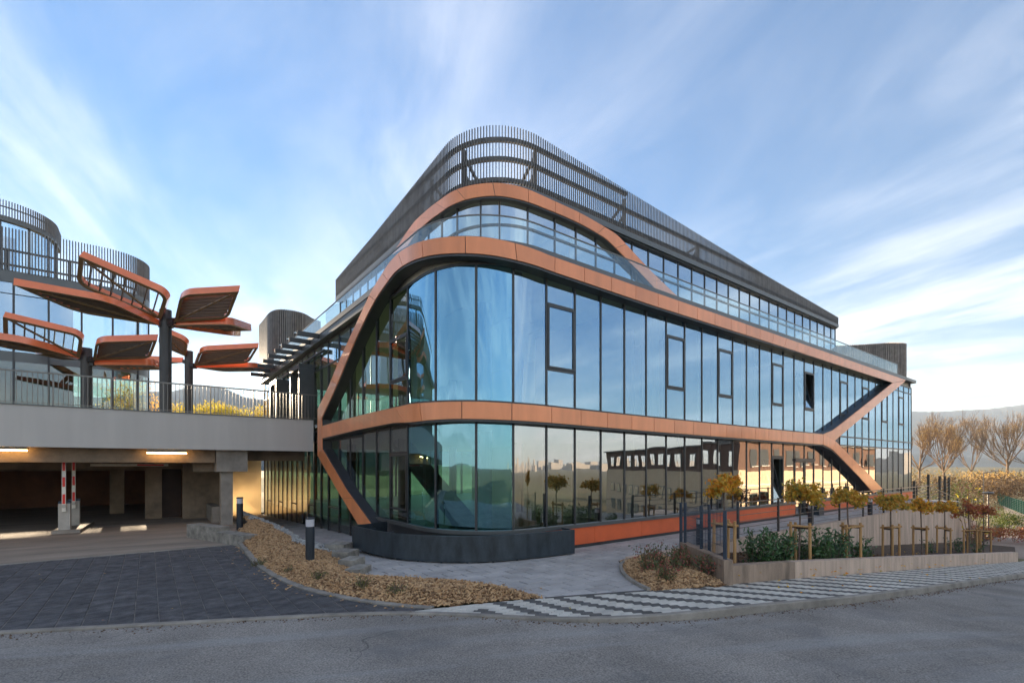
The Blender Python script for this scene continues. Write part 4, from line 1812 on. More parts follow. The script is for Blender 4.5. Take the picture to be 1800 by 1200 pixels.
b0 = barrier(114, 930, 'front parking barrier with its white arm raised, red reflectors', False)
b1 = barrier(131, 922, 'rear parking barrier with its white arm raised, behind the other', True)
ib = MB()
ib.prism([(b0.x - 0.3, b0.y - 0.35), (b0.x + 0.42, b0.y - 0.35), (b1.x + 0.45, b1.y + 1.2), (b1.x - 0.25, b1.y + 1.2)], -0.02, 0.1)
tag(ib.build('barrier_island', 'concrete'), 'low concrete island under the two parking barriers', 'traffic island')
hb = MB().bar((b0.x + 0.5, b0.y + 2.0, 2.27), (b0.x + 2.9, b0.y + 2.0, 2.27), 0.05, 0.09)
hb = tag(hb.build('height_bar', 'white_paint'), 'white height limit bar with a red mark hanging under the garage beam', 'height bar')
MB().box(b0.x + 1.9, b0.x + 2.75, b0.y + 1.972, b0.y + 1.974, 2.245, 2.3).build('red_mark', 'red_tape', hb)

# ------------------------------------------------------------------ left office building on the deck
left_b = thing('glass_building', 'left-hand glass building with curved slatted roof screen behind the leaf canopies', 'building', (0, 35, 4))
R2 = 2.0
pts = [(-34 + 3.2 * i, 35.0) for i in range(10)]
LP = []
for i in range(10):
    LP.append((-34 + (32.0) * i / 10, 35.0))
for i in range(17):
    a = -pi / 2 + (pi / 2) * i / 16
    LP.append((-2.0 + R2 * cos(a), 35.0 + R2 + R2 * sin(a)))
LP.append((0.0, 38.8))
LPA = Path(LP)
L0 = -34.0
ls = lambda u: u - L0
cw = MB()
pbox(cw, LPA, 0, LPA.s[-1], 11.55, 12.15, -0.3, 0.06, step=0.2)
pbox(cw, LPA, 0, LPA.s[-1], 7.55, 8.05, -0.2, 0.02, step=0.2)
cw = cw.build('curtain_wall', 'fascia_metal', left_b)
s = ls(-9.4)
while s < LPA.s[-1] - 0.05:
    e = min(s + 1.3, LPA.s[-1])
    for (z0, z1) in ((4.15, 7.55), (8.05, 10.95), (11.0, 11.55)):
        pane(LPA, s + 0.03, e - 0.03, z0, z1, 0.0, 'glass_third' if z0 > 5 else 'glass_left', cw)
    m = MB()
    pbox(m, LPA, s - 0.04, s + 0.04, 4.0, 11.6, -0.1, 0.05, curved=False)
    m.build('mullion', 'dark_metal', cw)
    s = e
m = MB()
m.prism(path_poly(LPA, -0.25, [(-0.3, 39), (-33, 39)], s0=0.01), 7.6, 8.0)
m.prism(path_poly(LPA, -0.25, [(-0.3, 39), (-33, 39)], s0=0.01), 11.7, 12.1)
m.build('floor_slabs', 'interior_white', left_b)
MB().box(-33, -3.5, 37.6, 37.8, 4.0, 11.7).build('core_wall', 'interior_grey', left_b)
ls_screen = MB()
for z in (12.4, 13.15):
    pbox(ls_screen, LPA, ls(-10), LPA.s[-1], z, z + 0.1, -0.08, -0.01, step=0.2)
ls_screen = ls_screen.build('terrace_screen', 'slat_metal', left_b)
s = ls(-9.5)
while s < LPA.s[-1]:
    m = MB()
    pbox(m, LPA, s - 0.022, s + 0.022, 12.1, 14.3, -0.01, 0.06, curved=False)
    m.build('slat', 'slat_metal', ls_screen)
    s += 0.12
for u in (-8.2, -5.8, -3.4, -1.6):
    MB().box(u - 0.07, u + 0.07, 35.15, 35.3, 12.1, 13.2).build('screen_post', 'dark_metal', ls_screen)
# set-back top storey with rounded end
q = at_d(100, 410, 31.5)
R4 = 2.6
ue, vb = q.x, q.y - R4
TPt = [(-34 + (ue - R4 + 34) * i / 8, vb) for i in range(8)]
for i in range(17):
    a = -pi / 2 + (pi / 2) * i / 16
    TPt.append((ue - R4 + R4 * cos(a), vb + R4 + R4 * sin(a)))
TPt.append((ue, vb + R4 + 1.5))
LTP = Path(TPt)
top = MB()
pbox(top, LTP, 0, LTP.s[-1], 16.55, 16.85, -0.3, 0.05, step=0.2)
pbox(top, LTP, 0, LTP.s[-1], 17.35, 17.42, -0.04, 0.0, step=0.2)
top = top.build('top_storey', 'fascia_metal', left_b)
s = LTP.s[-1] - 9.0
while s < LTP.s[-1] - 0.05:
    e = min(s + 1.3, LTP.s[-1])
    pane(LTP, s + 0.03, e - 0.03, 12.12, 16.5, -0.1, 'glass_third', top)
    m = MB()
    pbox(m, LTP, s - 0.04, s + 0.04, 12.1, 16.55, -0.2, -0.04, curved=False)
    m.build('mullion', 'dark_metal', top)
    s = e
s = LTP.s[-1] - 9.2
while s < LTP.s[-1]:
    m = MB()
    pbox(m, LTP, s - 0.022, s + 0.022, 16.7, 17.75, 0.0, 0.06, curved=False)
    m.build('slat', 'slat_metal', top)
    s += 0.12
MB().box(-33, ue - 2.0, vb + 3, vb + 3.2, 12.1, 16.6).build('core_wall', 'interior_grey', top)

# ------------------------------------------------------------------ leaf canopies on the deck


def petal(parent, root, B, Dp, cross=False, th=0.27):
    """a leaf panel: parallelogram with two rounded corners, orange edge board, ribs and slats below"""
    root, B, Dp = at_d(*root), at_d(*B), at_d(*Dp)
    e1, e2 = B - root, Dp - root
    nrm = e1.cross(e2).normalized()
    if nrm.z < 0:
        nrm = -nrm
    P = lambda a, b, h=0.0: root + e1 * a + e2 * b + nrm * h

    def outline(inset):
        l1, l2 = e1.length, e2.length
        i1, i2 = inset / l1, inset / l2
        lo1, hi1, lo2, hi2 = i1, 1 - i1, i2, 1 - i2
        r = max(0.12, 0.42 - inset) * min(1.0, min(l1, l2) / 1.3)
        r1, r2 = r / l1, r / l2
        out = [(lo1, lo2)]
        for k in range(9):     # rounded at B
            a = (pi / 2) * k / 8
            out.append((hi1 - r1 + r1 * sin(a), lo2 + r2 - r2 * cos(a)))
        out.append((hi1, hi2))
        for k in range(9):     # rounded at D
            a = (pi / 2) * k / 8
            out.append((lo1 + r1 - r1 * sin(a), hi2 - r2 + r2 * cos(a)))
        return out
    o_ = outline(0.0)
    i_ = outline(0.13)
    n = len(o_)
    m = MB()
    # orange edge board, with a thin back so that it has thickness
    o2 = outline(0.03)
    vs_ = [P(a, b, 0) for a, b in o_] + [P(a, b, th) for a, b in o_] + [P(a, b, th) for a, b in o2] + [P(a, b, 0.0) for a, b in o2]
    fs = []
    for k in range(4):
        for i in range(n):
            fs.append((k * n + i, k * n + (i + 1) % n, ((k + 1) % 4) * n + (i + 1) % n, ((k + 1) % 4) * n + i))
    m.add(vs_, fs)
    body = m.build('leaf_panel', 'orange_leaf', parent)
    # frame ring below
    m = MB()
    vs_ = [P(a, b, -0.012) for a, b in o_] + [P(a, b, -0.012) for a, b in i_] + [P(a, b, 0.05) for a, b in i_] + [P(a, b, -0.001) for a, b in o_]
    fs = []
    for k in range(4):
        for i in range(n):
            fs.append((k * n + i, k * n + (i + 1) % n, ((k + 1) % 4) * n + (i + 1) % n, ((k + 1) % 4) * n + i))
    m.add(vs_, fs)
    m.build('frame', 'leaf_frame', body)
    m = MB()
    m.bar(P(0.05, 0.05, 0.02), P(0.93, 0.93, 0.02), 0.06, 0.06, up=nrm)
    m.build('rib', 'leaf_frame', body)
    # slats parallel to the long side
    along2 = (e2.length >= e1.length) != cross
    k = 9 if not cross else 8
    for j in range(1, k):
        t = j / k
        m = MB()
        if along2:
            b0, b1 = 0.06, 0.94
            if t > 0.75:
                b0 += 0.3 * (t - 0.75)
            if t < 0.25:
                b1 -= 0.3 * (0.25 - t)
            m.bar(P(t, b0, 0.09), P(t, b1, 0.09), 0.025, 0.13, up=nrm)
        else:
            m.bar(P(0.06, t, 0.09), P(0.94, t, 0.09), 0.025, 0.13, up=nrm)
        m.build('slat', 'leaf_slat', body)
    return root


def canopy(px, ytop, D, w, label, petals):
    top = at_d(px, ytop, D)
    t = thing('leaf_canopy', label, 'canopy', (top.x, top.y, 3.98), 'leaf canopies on the deck')
    m = MB()
    m.tube((top.x, top.y, 3.98), (top.x, top.y, top.z), w / 2, n=16)
    m.build('post', 'post_metal', t)
    for p in petals:
        m = MB()
        r = petal(t, *p)
        m.bar((top.x, top.y, r.z + 0.05), (r.x, r.y, r.z + 0.05), 0.16, 0.2)
        m.build('bracket', 'dark_metal', t)


canopy(291, 545, 18.7, 0.40, 'leaf canopy with five orange panels on the nearest thick post',
       [((283, 562, 18.5), (297, 519, 17.4), (134, 500, 17.4), True), ((280, 572, 18.5), (192, 530, 16.9), (135, 549, 17.0)),
        ((306, 566, 18.5), (317, 518, 17.1), (401, 561, 18.4)), ((305, 571, 18.6), (404, 569, 18.6), (352, 583, 20.4)),
        ((304, 575, 18.9), (410, 590, 20.6), (330, 577, 21.3), True)])
canopy(152, 612, 21.0, 0.40, 'leaf canopy of orange panels on the post nearest the left edge',
       [((141, 629, 20.8), (147, 590, 19.8), (6, 600, 19.5), True), ((163, 633, 20.8), (168, 601, 19.4), (264, 630, 20.8)),
        ((166, 641, 21.0), (268, 641, 21.5), (205, 650, 23.6)), ((140, 632, 21.0), (84, 621, 22.5), (110, 632, 23.2)),
        ((140, 630, 20.8), (40, 602, 19.2), (10, 612, 20.4))])
canopy(332, 617, 26.7, 0.40, 'leaf canopy of orange panels on the far slimmer-looking post',
       [((341, 643, 26.5), (352, 616, 25.0), (437, 638, 26.5)), ((345, 646, 26.7), (446, 645, 27.5), (392, 653, 29.0)),
        ((326, 626, 26.5), (331, 601, 25.4), (278, 606, 25.8), True), ((322, 637, 26.7), (250, 633, 27.0), (272, 641, 28.5))])

# ------------------------------------------------------------------ planter under the curved corner
pl = thing('planter', 'long dark steel planter trough curving round the glass corner', 'planter', (5.0, 9.0, 0))
p_a = MP.from_px(634, 900, 0.5)[0]
sa, sb = MP.from_px(640, 900, 0.55)[0], s_of_u(8.35)
PZ1 = 0.62
PP = []
ctr = [(4.95, 13.35), (4.55, 11.6), (4.62, 10.2), (5.2, 9.0), (6.2, 8.25), (7.35, 8.0), (8.45, 8.25)]
ctr = [tuple(hit_z(x, y, 0.03).xy) for x, y in ((619, 962), (650, 972), (690, 981), (740, 986), (800, 988.5), (860, 987.5), (930, 981), (1010, 972))]
PPA = Path(densify(ctr, 0.15, 12))
m = MB()
pbox(m, PPA, 0, PPA.s[-1], 0.03, PZ1, -0.012, 0.0, step=0.12, curved=True)
pbox(m, PPA, 0, PPA.s[-1], PZ1 + 0.001, PZ1 + 0.012, -0.05, 0.0, step=0.12, curved=True)
m.build('front_sheet', 'planter_paint', pl)
# ends back to the wall and floor of earth
e0, e1 = PPA.at(0), PPA.at(PPA.s[-1])
MB().bar((e0.x, e0.y, 0.325), (5.62, e0.y + 0.5, 0.325), 0.012, 0.59).build('end_sheet', 'planter_paint', pl)
MB().bar((e1.x, e1.y, 0.325), (8.75, 9.44, 0.325), 0.012, 0.59).build('end_sheet', 'planter_paint', pl)
fl = [(PPA.at(s, -0.02).x, PPA.at(s, -0.02).y) for s in PPA.s] + [(8.7, 9.4), (7.8, 9.42), (6.5, 9.9), (5.75, 11.0), (5.6, 13.2)]
MB().prism(fl, 0.04, 0.30).build('soil_fill', 'soil', pl)
for s in (0.4, 1.4, 2.4, 3.4, 4.4):
    if s < PPA.s[-1]:
        a, b = PPA.at(s, -0.02), PPA.at(s, -0.5)
        m = MB().bar((a.x, a.y, PZ1 - 0.08), (b.x, b.y, PZ1 - 0.08), 0.03, 0.03)
        m.build('brace', 'planter_paint', pl)
for s in [0.3 + 0.62 * i for i in range(9)]:
    if s < PPA.s[-1]:
        a = PPA.at(s, -0.06)
        MB().box(a.x - 0.02, a.x + 0.02, a.y - 0.02, a.y + 0.02, 0.0, 0.031).build('foot', 'planter_paint', pl)

# ------------------------------------------------------------------ left planted strip: walls, chips, gravel, steps


def bedz(x, y):
    return 0.05


low = thing('low_concrete_wall', 'short stepped concrete edging wall between garage drive and bark bed', 'wall', (2.3, 16, 0))
A, B_, C_ = hit_z(328, 944, 0.0), hit_z(378, 952, 0.0), hit_z(428, 961, 0.0)
for (p, q, h0, name) in ((A, B_, 0.42, 'wall_block'), (B_, C_, 0.30, 'wall_block')):
    d = (q - p).xy.normalized()
    n = Vector((-d.y, d.x))
    if n.dot(Vector((1, 0.4))) < 0:
        n = -n
    w = 0.42
    poly = [(p.x, p.y), (q.x, q.y), (q.x + n.x * w, q.y + n.y * w), (p.x + n.x * w, p.y + n.y * w)]
    if area(poly) < 0:
        poly = poly[::-1]
    MB().prism(poly, -0.05, h0).build(name, 'stone_block', low)
# long kerb between gravel strip and passage
ka, kb = hit_z(560, 958, 0.12), hit_z(425, 906, 0.0)
kk = thing('passage_kerb', None, None, (0, 0, 0))
kk['kind'] = 'structure'
nk = 12
for i in range(nk):
    a = ka.lerp(kb, i / nk + 0.002)
    b = ka.lerp(kb, (i + 1) / nk - 0.002)
    za, zb = 0.10 - 0.25 * i / nk, 0.10 - 0.25 * (i + 1) / nk
    m = MB().bar((a.x, a.y, za - 0.15), (b.x, b.y, zb - 0.15), 0.22, 0.34)
    m.build('kerb_stone', 'kerb_stone', kk)
# curved kerb round the drive
BEP = Path(densify(BED_EDGE + [(3.55, 6.86)], 0.2, 4))
kc = thing('bed_kerb', None, None, (0, 0, 0))
kc['kind'] = 'structure'
s = 0.0
while s < BEP.s[-1] - 0.1:
    e = min(s + 0.8, BEP.s[-1])
    m = MB()
    # bed lies on the passage side of the line
    h = lambda t: 0.012 + 0.10 * sm(1 - t / 3.5)
    pbox(m, BEP, s + 0.004, e - 0.004, -0.1, h, -0.02, -0.16, step=0.2, curved=True)
    m.build('kerb_stone', 'kerb_stone', kc)
    s = e

STEP = []
for k, (px0, px1, y0, y1, lab) in enumerate(((570, 604, 958, 969, 'grey stone step block, topmost of four beside the planter'),
                                             (583, 612, 971, 982, 'grey stone step block, second from the top of four'),
                                             (594, 622, 984, 996, 'grey stone step block, third from the top of four'),
                                             (606, 632, 998, 1011, 'grey stone step block, lowest and nearest of four'))):
    zt = 0.30 - 0.065 * k
    a, b = hit_z(px0, y1, 0.0), hit_z(px1, y1 + 1, 0.0)
    d = (b - a).xy
    n = Vector((-d.y, d.x)).normalized()
    if n.y < 0:
        n = -n
    w = 0.55
    poly = [(a.x, a.y), (b.x, b.y), (b.x + n.x * w, b.y + n.y * w), (a.x + n.x * w, a.y + n.y * w)]
    if area(poly) < 0:
        poly = poly[::-1]
    m = MB()
    m.prism(poly, -0.05, 0.13 + 0.02 * (3 - k))
    o = m.build('step_block', 'stone_block', loc=(a.x, a.y, 0))
    tag(o, lab, 'stone block', 'stone step blocks')

BED_L = [tuple(BEP.at(s, -0.15)) for s in BEP.s] + [(4.75, 6.60)] + BED_PLAZA + g2([(630, 1008), (606, 990), (590, 972), (572, 960)]) + \
    [tuple(ka.lerp(kb, t).xy - Vector((0.1, 0))) for t in (0.1, 0.4, 0.7, 0.97)] + [(2.75, 18.5), (2.35, 18.2), (2.2, 16.6)] + g2([(420, 950)])
if area(BED_L) < 0:
    BED_L = BED_L[::-1]


def bed_height(poly, x, y, hmax):
    d = 9.0
    for i in range(len(poly)):
        (x0, y0), (x1, y1) = poly[i - 1], poly[i]
        ex, ey = x1 - x0, y1 - y0
        L2 = ex * ex + ey * ey or 1e-9
        t = max(0, min(1, ((x - x0) * ex + (y - y0) * ey) / L2))
        d = min(d, sqrt((x - x0 - ex * t) ** 2 + (y - y0 - ey * t) ** 2))
    return hmax * sm(d / 0.55)


def bed_mesh(name, poly, z0f, hmax, mat, cell=0.14):
    xs = [p[0] for p in poly]
    ys = [p[1] for p in poly]
    m = MB()
    idx = {}
    nx, ny = int((max(xs) - min(xs)) / cell) + 2, int((max(ys) - min(ys)) / cell) + 2

    def vid(i, j):
        if (i, j) not in idx:
            x, y = min(xs) + i * cell, min(ys) + j * cell
            h = bed_height(poly, x, y, hmax) if inside(poly, x, y) else -0.03
            m.v.append((x, y, z0f(x, y) + h + 0.012 * sin(x * 9) * cos(y * 8)))
            idx[(i, j)] = len(m.v) - 1
        return idx[(i, j)]
    for i in range(nx):
        for j in range(ny):
            x, y = min(xs) + (i + 0.5) * cell, min(ys) + (j + 0.5) * cell
            if inside(poly, x, y):
                m.f.append((vid(i, j), vid(i + 1, j), vid(i + 1, j + 1), vid(i, j + 1)))
                m.m.append(0)
    return struct(m.build(name, mat, smooth=True))


def scatter_chips(name, poly, zf, n, size, mat, rng, label, cat, keep=None, thick=0.3, flat=0.5):
    m = MB()
    xs = [p[0] for p in poly]
    ys = [p[1] for p in poly]
    c = 0
    tries = 0
    while c < n and tries < n * 30:
        tries += 1
        x, y = rng.uniform(min(xs), max(xs)), rng.uniform(min(ys), max(ys))
        if not inside(poly, x, y) or (keep and not keep(x, y, rng)):
            continue
        z = zf(x, y)
        l = size * rng.choice((0.4, 0.6, 0.8, 1.0, 1.0, 1.3, 1.7)) * rng.uniform(0.8, 1.2)
        w = l * rng.uniform(0.28, 0.6)
        t = l * thick * rng.uniform(0.4, 1)
        M = Matrix.Rotation(rng.uniform(0, 2 * pi), 3, 'Z') @ Matrix.Rotation(rng.gauss(0, flat), 3, 'X') @ Matrix.Rotation(rng.gauss(0, flat), 3, 'Y')
        ctr = Vector((x, y, z + l * 0.18))
        vs_ = []
        for (a, b, d) in ((-1, -.7, -1), (1, -.5, -1), (.9, .8, -1), (-.8, .6, -1), (-.8, -.5, 1), (.8, -.4, 1), (.75, .6, 1), (-.7, .5, 1)):
            vs_.append(ctr + M @ Vector((a * l / 2, b * w / 2, d * t / 2)))
        m.add(vs_, [(4, 5, 6, 7), (0, 1, 5, 4), (1, 2, 6, 5), (2, 3, 7, 6), (3, 0, 4, 7)])
        c += 1
    o = m.build(name, mat)
    tag(o, label, cat, kind='stuff')
    return o


rngm = random.Random(11)
ka2, kb2 = ka.xy, kb.xy
kd = (kb2 - ka2).normalized()


def gravel_zone(x, y):
    # strip along the passage kerb
    v = Vector((x, y)) - ka2
    al = v.dot(kd)
    pr = abs(v.x * kd.y - v.y * kd.x)
    return al > -0.7 and pr < 0.42 + 0.10 * sin(al * 3.1)


zb_left = lambda x, y: bed_height(BED_L, x, y, 0.14) + 0.25 * sm((y - 12.5) / 4.5)
bed_mesh('bark_bed', BED_L, lambda x, y: 0.25 * sm((y - 12.5) / 4.5), 0.14, 'mulch_base')
scatter_chips('bark_chips', BED_L, zb_left, 21000, 0.056, 'chips', rngm, 'bark chips covering the bed beside the garage drive', 'bark mulch', keep=lambda x, y, r: not gravel_zone(x, y) or r.random() < 0.1)
scatter_chips('gravel', BED_L, zb_left, 3200, 0.06, 'pebbles', rngm, 'pale gravel strip between bark bed and passage', 'gravel', keep=lambda x, y, r: gravel_zone(x, y), thick=0.8, flat=0.4)
zb_right = lambda x, y: bed_height(RBED, x, y, 0.16)
if area(RBED) < 0:
    RBED = RBED[::-1]
bed_mesh('bark_bed', RBED, lambda x, y: 0.0, 0.16, 'mulch_base')
scatter_chips('bark_chips', RBED, zb_right, 7000, 0.054, 'chips', rngm, 'bark chips in the small bed before the fence wall', 'bark mulch')
# rounded pale kerb at the tip of the small bed
RBP = Path(densify(g2([(1120, 981), (1102, 986), (1091, 992), (1091, 1001), (1099, 1014), (1119, 1028), (1141, 1038)]), 0.1, 6))
rk = thing('bed_kerb', None, None, (0, 0, 0))
rk['kind'] = 'structure'
s = 0.0
while s < RBP.s[-1] - 0.05:
    e = min(s + 0.42, RBP.s[-1])
    m = MB()
    pbox(m, RBP, s + 0.004, e - 0.004, -0.06, 0.055, -0.035, 0.035, step=0.1, curved=True)
    m.build('kerb_stone', 'kerb_stone', rk)
    s = e


def bollard(x, y, z, h, r, label):
    t = thing('bollard_light', label, 'bollard', (x, y, z), 'bollard lights')
    MB().tube((x, y, z - 0.05), (x, y, z + h * 0.80), r, n=24).build('body', 'bollard_paint', t, smooth=False)
    MB().tube((x, y, z + h * 0.80), (x, y, z + h * 0.965), r * 0.96, n=24).build('lens', 'frosted', t)
    MB().tube((x, y, z + h * 0.965), (x, y, z + h), r * 1.04, n=24).build('cap', 'bollard_paint', t)


p = hit_z(545, 986, 0.12)
bollard(p.x, p.y, 0.10, 1.0, 0.095, 'dark bollard light with white lens, nearest, standing in the bark bed')
MB_ = MB().tube((p.x + 0.02, p.y, 0.02), (p.x + 0.02, p.y, 0.155), 0.24, 0.2, n=14)
tag(MB_.build('bollard_footing', 'stone_block'), 'round rough concrete footing under the nearest bollard', 'footing')
p = hit_z(421.5, 926, 0.30)
bollard(p.x, p.y, 0.27, 0.98, 0.095, 'dark bollard light with white lens at the back of the bark bed by the garage')
for (px, py, lab) in ((1241, 962, 'bollard light behind the wire fence near the first young tree'), (1425, 924, 'bollard light on the walkway behind the second young tree'),
                      (1533, 907, 'bollard light on the walkway by the far foot of the orange band')):
    p = hit_z(px, py, 0.0)
    bollard(p.x, max(p.y, 7.62), 0.0, 0.80, 0.095, lab)
# door mat box by the glass door
p = hit_z(1437, 905, 0.0)
tag(MB().box(p.x - 0.1, p.x + 0.45, 9.1, 9.35, 0.0, 0.5).build('service_box', 'planter_paint'), 'small dark metal box at the foot of the facade beside the door', 'box')

# ------------------------------------------------------------------ walls, fence and planting on the right
LW = densify([(9.0, 5.0), (14, 4.52), (20, 4.0), (28, 3.32)], 0.5, 2)
LWP = Path(LW)
low_w = thing('bed_wall', 'long low concrete wall along the striped pavement holding the tree bed', 'wall', (9, 5, 0))
s = 0.0
while s < LWP.s[-1] - 0.2:
    e = min(s + 2.4, LWP.s[-1])
    m = MB()
    pbox(m, LWP, s + 0.003, e - 0.003, lambda t: zr(LWP.at(t).x) - 0.3, lambda t: zr(LWP.at(t).x) + 0.36 + 0.004 * (t > 2), -0.20, 0.0, step=0.4, curved=True)
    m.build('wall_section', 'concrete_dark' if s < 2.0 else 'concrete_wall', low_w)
    s = e
m = MB()
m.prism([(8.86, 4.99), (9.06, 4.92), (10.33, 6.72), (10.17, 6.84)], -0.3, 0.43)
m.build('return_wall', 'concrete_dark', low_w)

VW = 7.45
up_w = thing('retaining_wall', 'tall concrete retaining wall below the walkway railing', 'wall', (14, VW, -1))


def wtop(u):
    return 0.06 - 0.15 * max(0, u - 34.5) if u > 34.5 else 0.06


u = 9.2
while u < 46:
    e = min(u + 2.45, 46)
    m = MB()
    m.add([(u + .003, VW, -4.2), (e - .003, VW, -4.2), (e - .003, VW, wtop(e)), (u + .003, VW, wtop(u)),
           (u + .003, VW + .24, -4.2), (e - .003, VW + .24, -4.2), (e - .003, VW + .24, wtop(e)), (u + .003, VW + .24, wtop(u))],
          [(0, 1, 2, 3), (7, 6, 5, 4), (3, 2, 6, 7), (0, 3, 7, 4), (1, 5, 6, 2)])
    m.build('wall_section', 'concrete_wall', up_w)
    u = e

soilz = lambda x, y: zr(x) + 0.12 + 0.02 * sin(x * 5) * cos(y * 7)
SB_ = [(q.x, q.y) for q in [LWP.at(s, -0.19) for s in LWP.s]]
SOIL = SB_ + [(29, 3.5), (45, 5.5), (45, 7.46), (10.65, 7.46), (10.28, 6.8), (9.15, 5.2)]
m = MB()
x = 9.0
while x < 45:
    c = clip_poly(SOIL, [(x, 0), (x + 0.5, 0), (x + 0.5, 9), (x, 9)])
    if len(c) >= 3:
        if area(c) < 0:
            c = c[::-1]
        m.add([(q[0], q[1], soilz(q[0], q[1])) for q in c], [tuple(range(len(c)))])
    x += 0.5
struct(m.build('planting_bed', 'soil'))
rngs = random.Random(5)
scatter_chips('bark_chips', [(9.2, 5.2), (20, 4.2), (20, 7.3), (10.6, 7.3)], soilz, 4500, 0.06, 'chips_dark', rngs, 'dark bark and dry litter under the young trees', 'bark mulch')


def leaf(m, pos, size, rng, kind='lance', up=0.3, mi=0):
    d = Vector((rng.gauss(0, 1), rng.gauss(0, 1), rng.gauss(0, 1) * 0.6 + up)).normalized()
    a = d.orthogonal().normalized()
    a = (Matrix.Rotation(rng.uniform(0, 2 * pi), 3, d) @ a)
    b = d.cross(a)
    pos = Vector(pos)
    if kind == 'lance':
        q = [(-1, 0), (-.3, .32), (.4, .28), (1, 0), (.4, -.28), (-.3, -.32)]
        h = [0, .06, .03, -.15, .03, .06]
    elif kind == 'maple':
        q = [(-.8, 0), (-.35, .30), (-.25, .85), (.15, .42), (1, 0), (.15, -.42), (-.25, -.85), (-.35, -.30)]
        h = [0, .05, -.12, .05, -.2, .05, -.12, .05]
    else:
        q = [(-1, -.6), (-.9, .6), (.9, .7), (1, -.6)]
        h = [0, 0.1, 0, 0.1]
    m.add([pos + a * (x * size / 2) + b * (y * size / 2) + d * (z * size / 2) for (x, y), z in zip(q, h)], [tuple(range(len(q)))], mi)


def street_tree(x, y, z, htrunk, rc, hc, n, mat, label, seed, stake_h=1.1, lean=0.0, size=0.10, turn=0.0):
    rng = random.Random(seed)
    t = thing('young_tree', label, 'tree', (x, y, z), 'young trees in the raised bed')
    tr = MB()
    lx, ly = lean, rng.uniform(-.04, .04)
    k = 5
    pts = [Vector((x + lx * (i / k) ** 1.3 + 0.012 * sin(i * 2.1 + seed), y + ly * i / k, z - 0.05 + htrunk * i / k)) for i in range(k + 1)]
    for i in range(k):
        tr.tube(pts[i], pts[i + 1], 0.028 - 0.002 * i, 0.026 - 0.002 * i, n=8, caps=False)
    tr.build('trunk', 'bark_young', t, smooth=True)
    c0 = pts[-1]
    br = MB()
    tips = []
    for j in range(13):
        a = 2 * pi * j / 13 + rng.uniform(-.3, .3)
        el = rng.uniform(-0.15, 1.25)
        L_ = rng.uniform(0.6, 1.0)
        d = Vector((cos(a) * cos(el) * rc, sin(a) * cos(el) * rc, sin(el) * hc * 0.9)) * L_
        mid = c0 + d * 0.5 + Vector((0, 0, 0.06))
        tip = c0 + d
        br.tube(c0, mid, 0.012, 0.008, n=5, caps=False)
        br.tube(mid, tip, 0.008, 0.004, n=5, caps=False)
        tips += [tip, mid, c0 + d * 0.75, tip + Vector((rng.uniform(-.1, .1), rng.uniform(-.1, .1), rng.uniform(-.12, .02)))]
    br.build('branches', 'bark_young', t)
    lf = MB()
    for _ in range(n):
        c = rng.choice(tips)
        p = c + Vector((rng.gauss(0, rc * 0.15), rng.gauss(0, rc * 0.15), rng.gauss(-0.02, hc * 0.10)))
        leaf(lf, p, size * rng.uniform(0.6, 1.25), rng, 'maple', up=0.5)
    lf.build('crown', mat, t)
    # stakes with cross rails
    st = thing('tree_stake', 'wooden stakes holding the ' + label.split(',')[0], 'tree stake', (x, y, z), 'stake frames round the young trees')
    r = 0.24
    tops = []
    for j in range(3):
        a = turn + 2 * pi * j / 3
        p0 = Vector((x + r * cos(a), y + r * sin(a), z - 0.1))
        p1 = Vector((x + r * 0.98 * cos(a) + rng.uniform(-.02, .02), y + r * 0.98 * sin(a), z + stake_h + rng.uniform(-.03, .05)))
        MB().tube(p0, p1, 0.034, 0.032, n=10).build('stake', 'wood_stake', st)
        tops.append(p1)
    for j in range(3):
        a_, b_ = tops[j] - Vector((0, 0, 0.09)), tops[(j + 1) % 3] - Vector((0, 0, 0.09))
        d = (b_ - a_).normalized() * 0.07
        MB().tube(a_ - d, b_ + d, 0.027, n=8).build('cross_rail', 'wood_stake', st)
    m = MB()
    for j in range(3):
        q = tops[j] - Vector((0, 0, 0.13))
        m.bar((pts[-1].x * 0.3 + x * 0.7, pts[-1].y * 0.3 + y * 0.7, q.z), (q.x, q.y, q.z), 0.012, 0.04)
    m.build('strap', 'rubber', st)


TREES = [  # picture x, distance, trunk height, crown radius, crown height, leaves, material, label
    (1275, 10.4, 1.80, 0.37, 0.44, 850, 'leaf_autumn', 'orange-leaved young tree nearest the wire fence corner', 0.0, 0.115),
    (1404, 11.7, 1.66, 0.49, 0.60, 1300, 'leaf_autumn_dull', 'largest green and gold young tree, second from the fence corner', 0.04, 0.11),
    (1494, 12.8, 1.74, 0.43, 0.46, 950, 'leaf_autumn_dull', 'gold-leaved young tree, third from the fence corner', -0.08, 0.11),
    (1567, 15.1, 1.76, 0.48, 0.46, 950, 'leaf_autumn_dull', 'dull gold young tree before the foot of the orange band, fourth from the corner', 0.03, 0.11),
    (1621, 16.7, 1.76, 0.43, 0.46, 700, 'leaf_autumn', 'bright orange young tree in the middle of the tall wall, fifth from the corner', -0.10, 0.12),
    (1660, 19.6, 1.80, 0.46, 0.50, 800, 'leaf_autumn', 'round orange young tree before the sloping wall top, sixth from the corner', 0.02, 0.12),
    (1704, 20.3, 1.8, 0.50, 0.75, 420, 'leaf_red', 'thin red-leaved young tree, second from the far end of the bed', 0.02, 0.13),
    (1729, 21.6, 1.8, 0.58, 0.60, 500, 'leaf_red', 'dark red young tree at the far end of the bed', 0.05, 0.13)]
TPOS = []
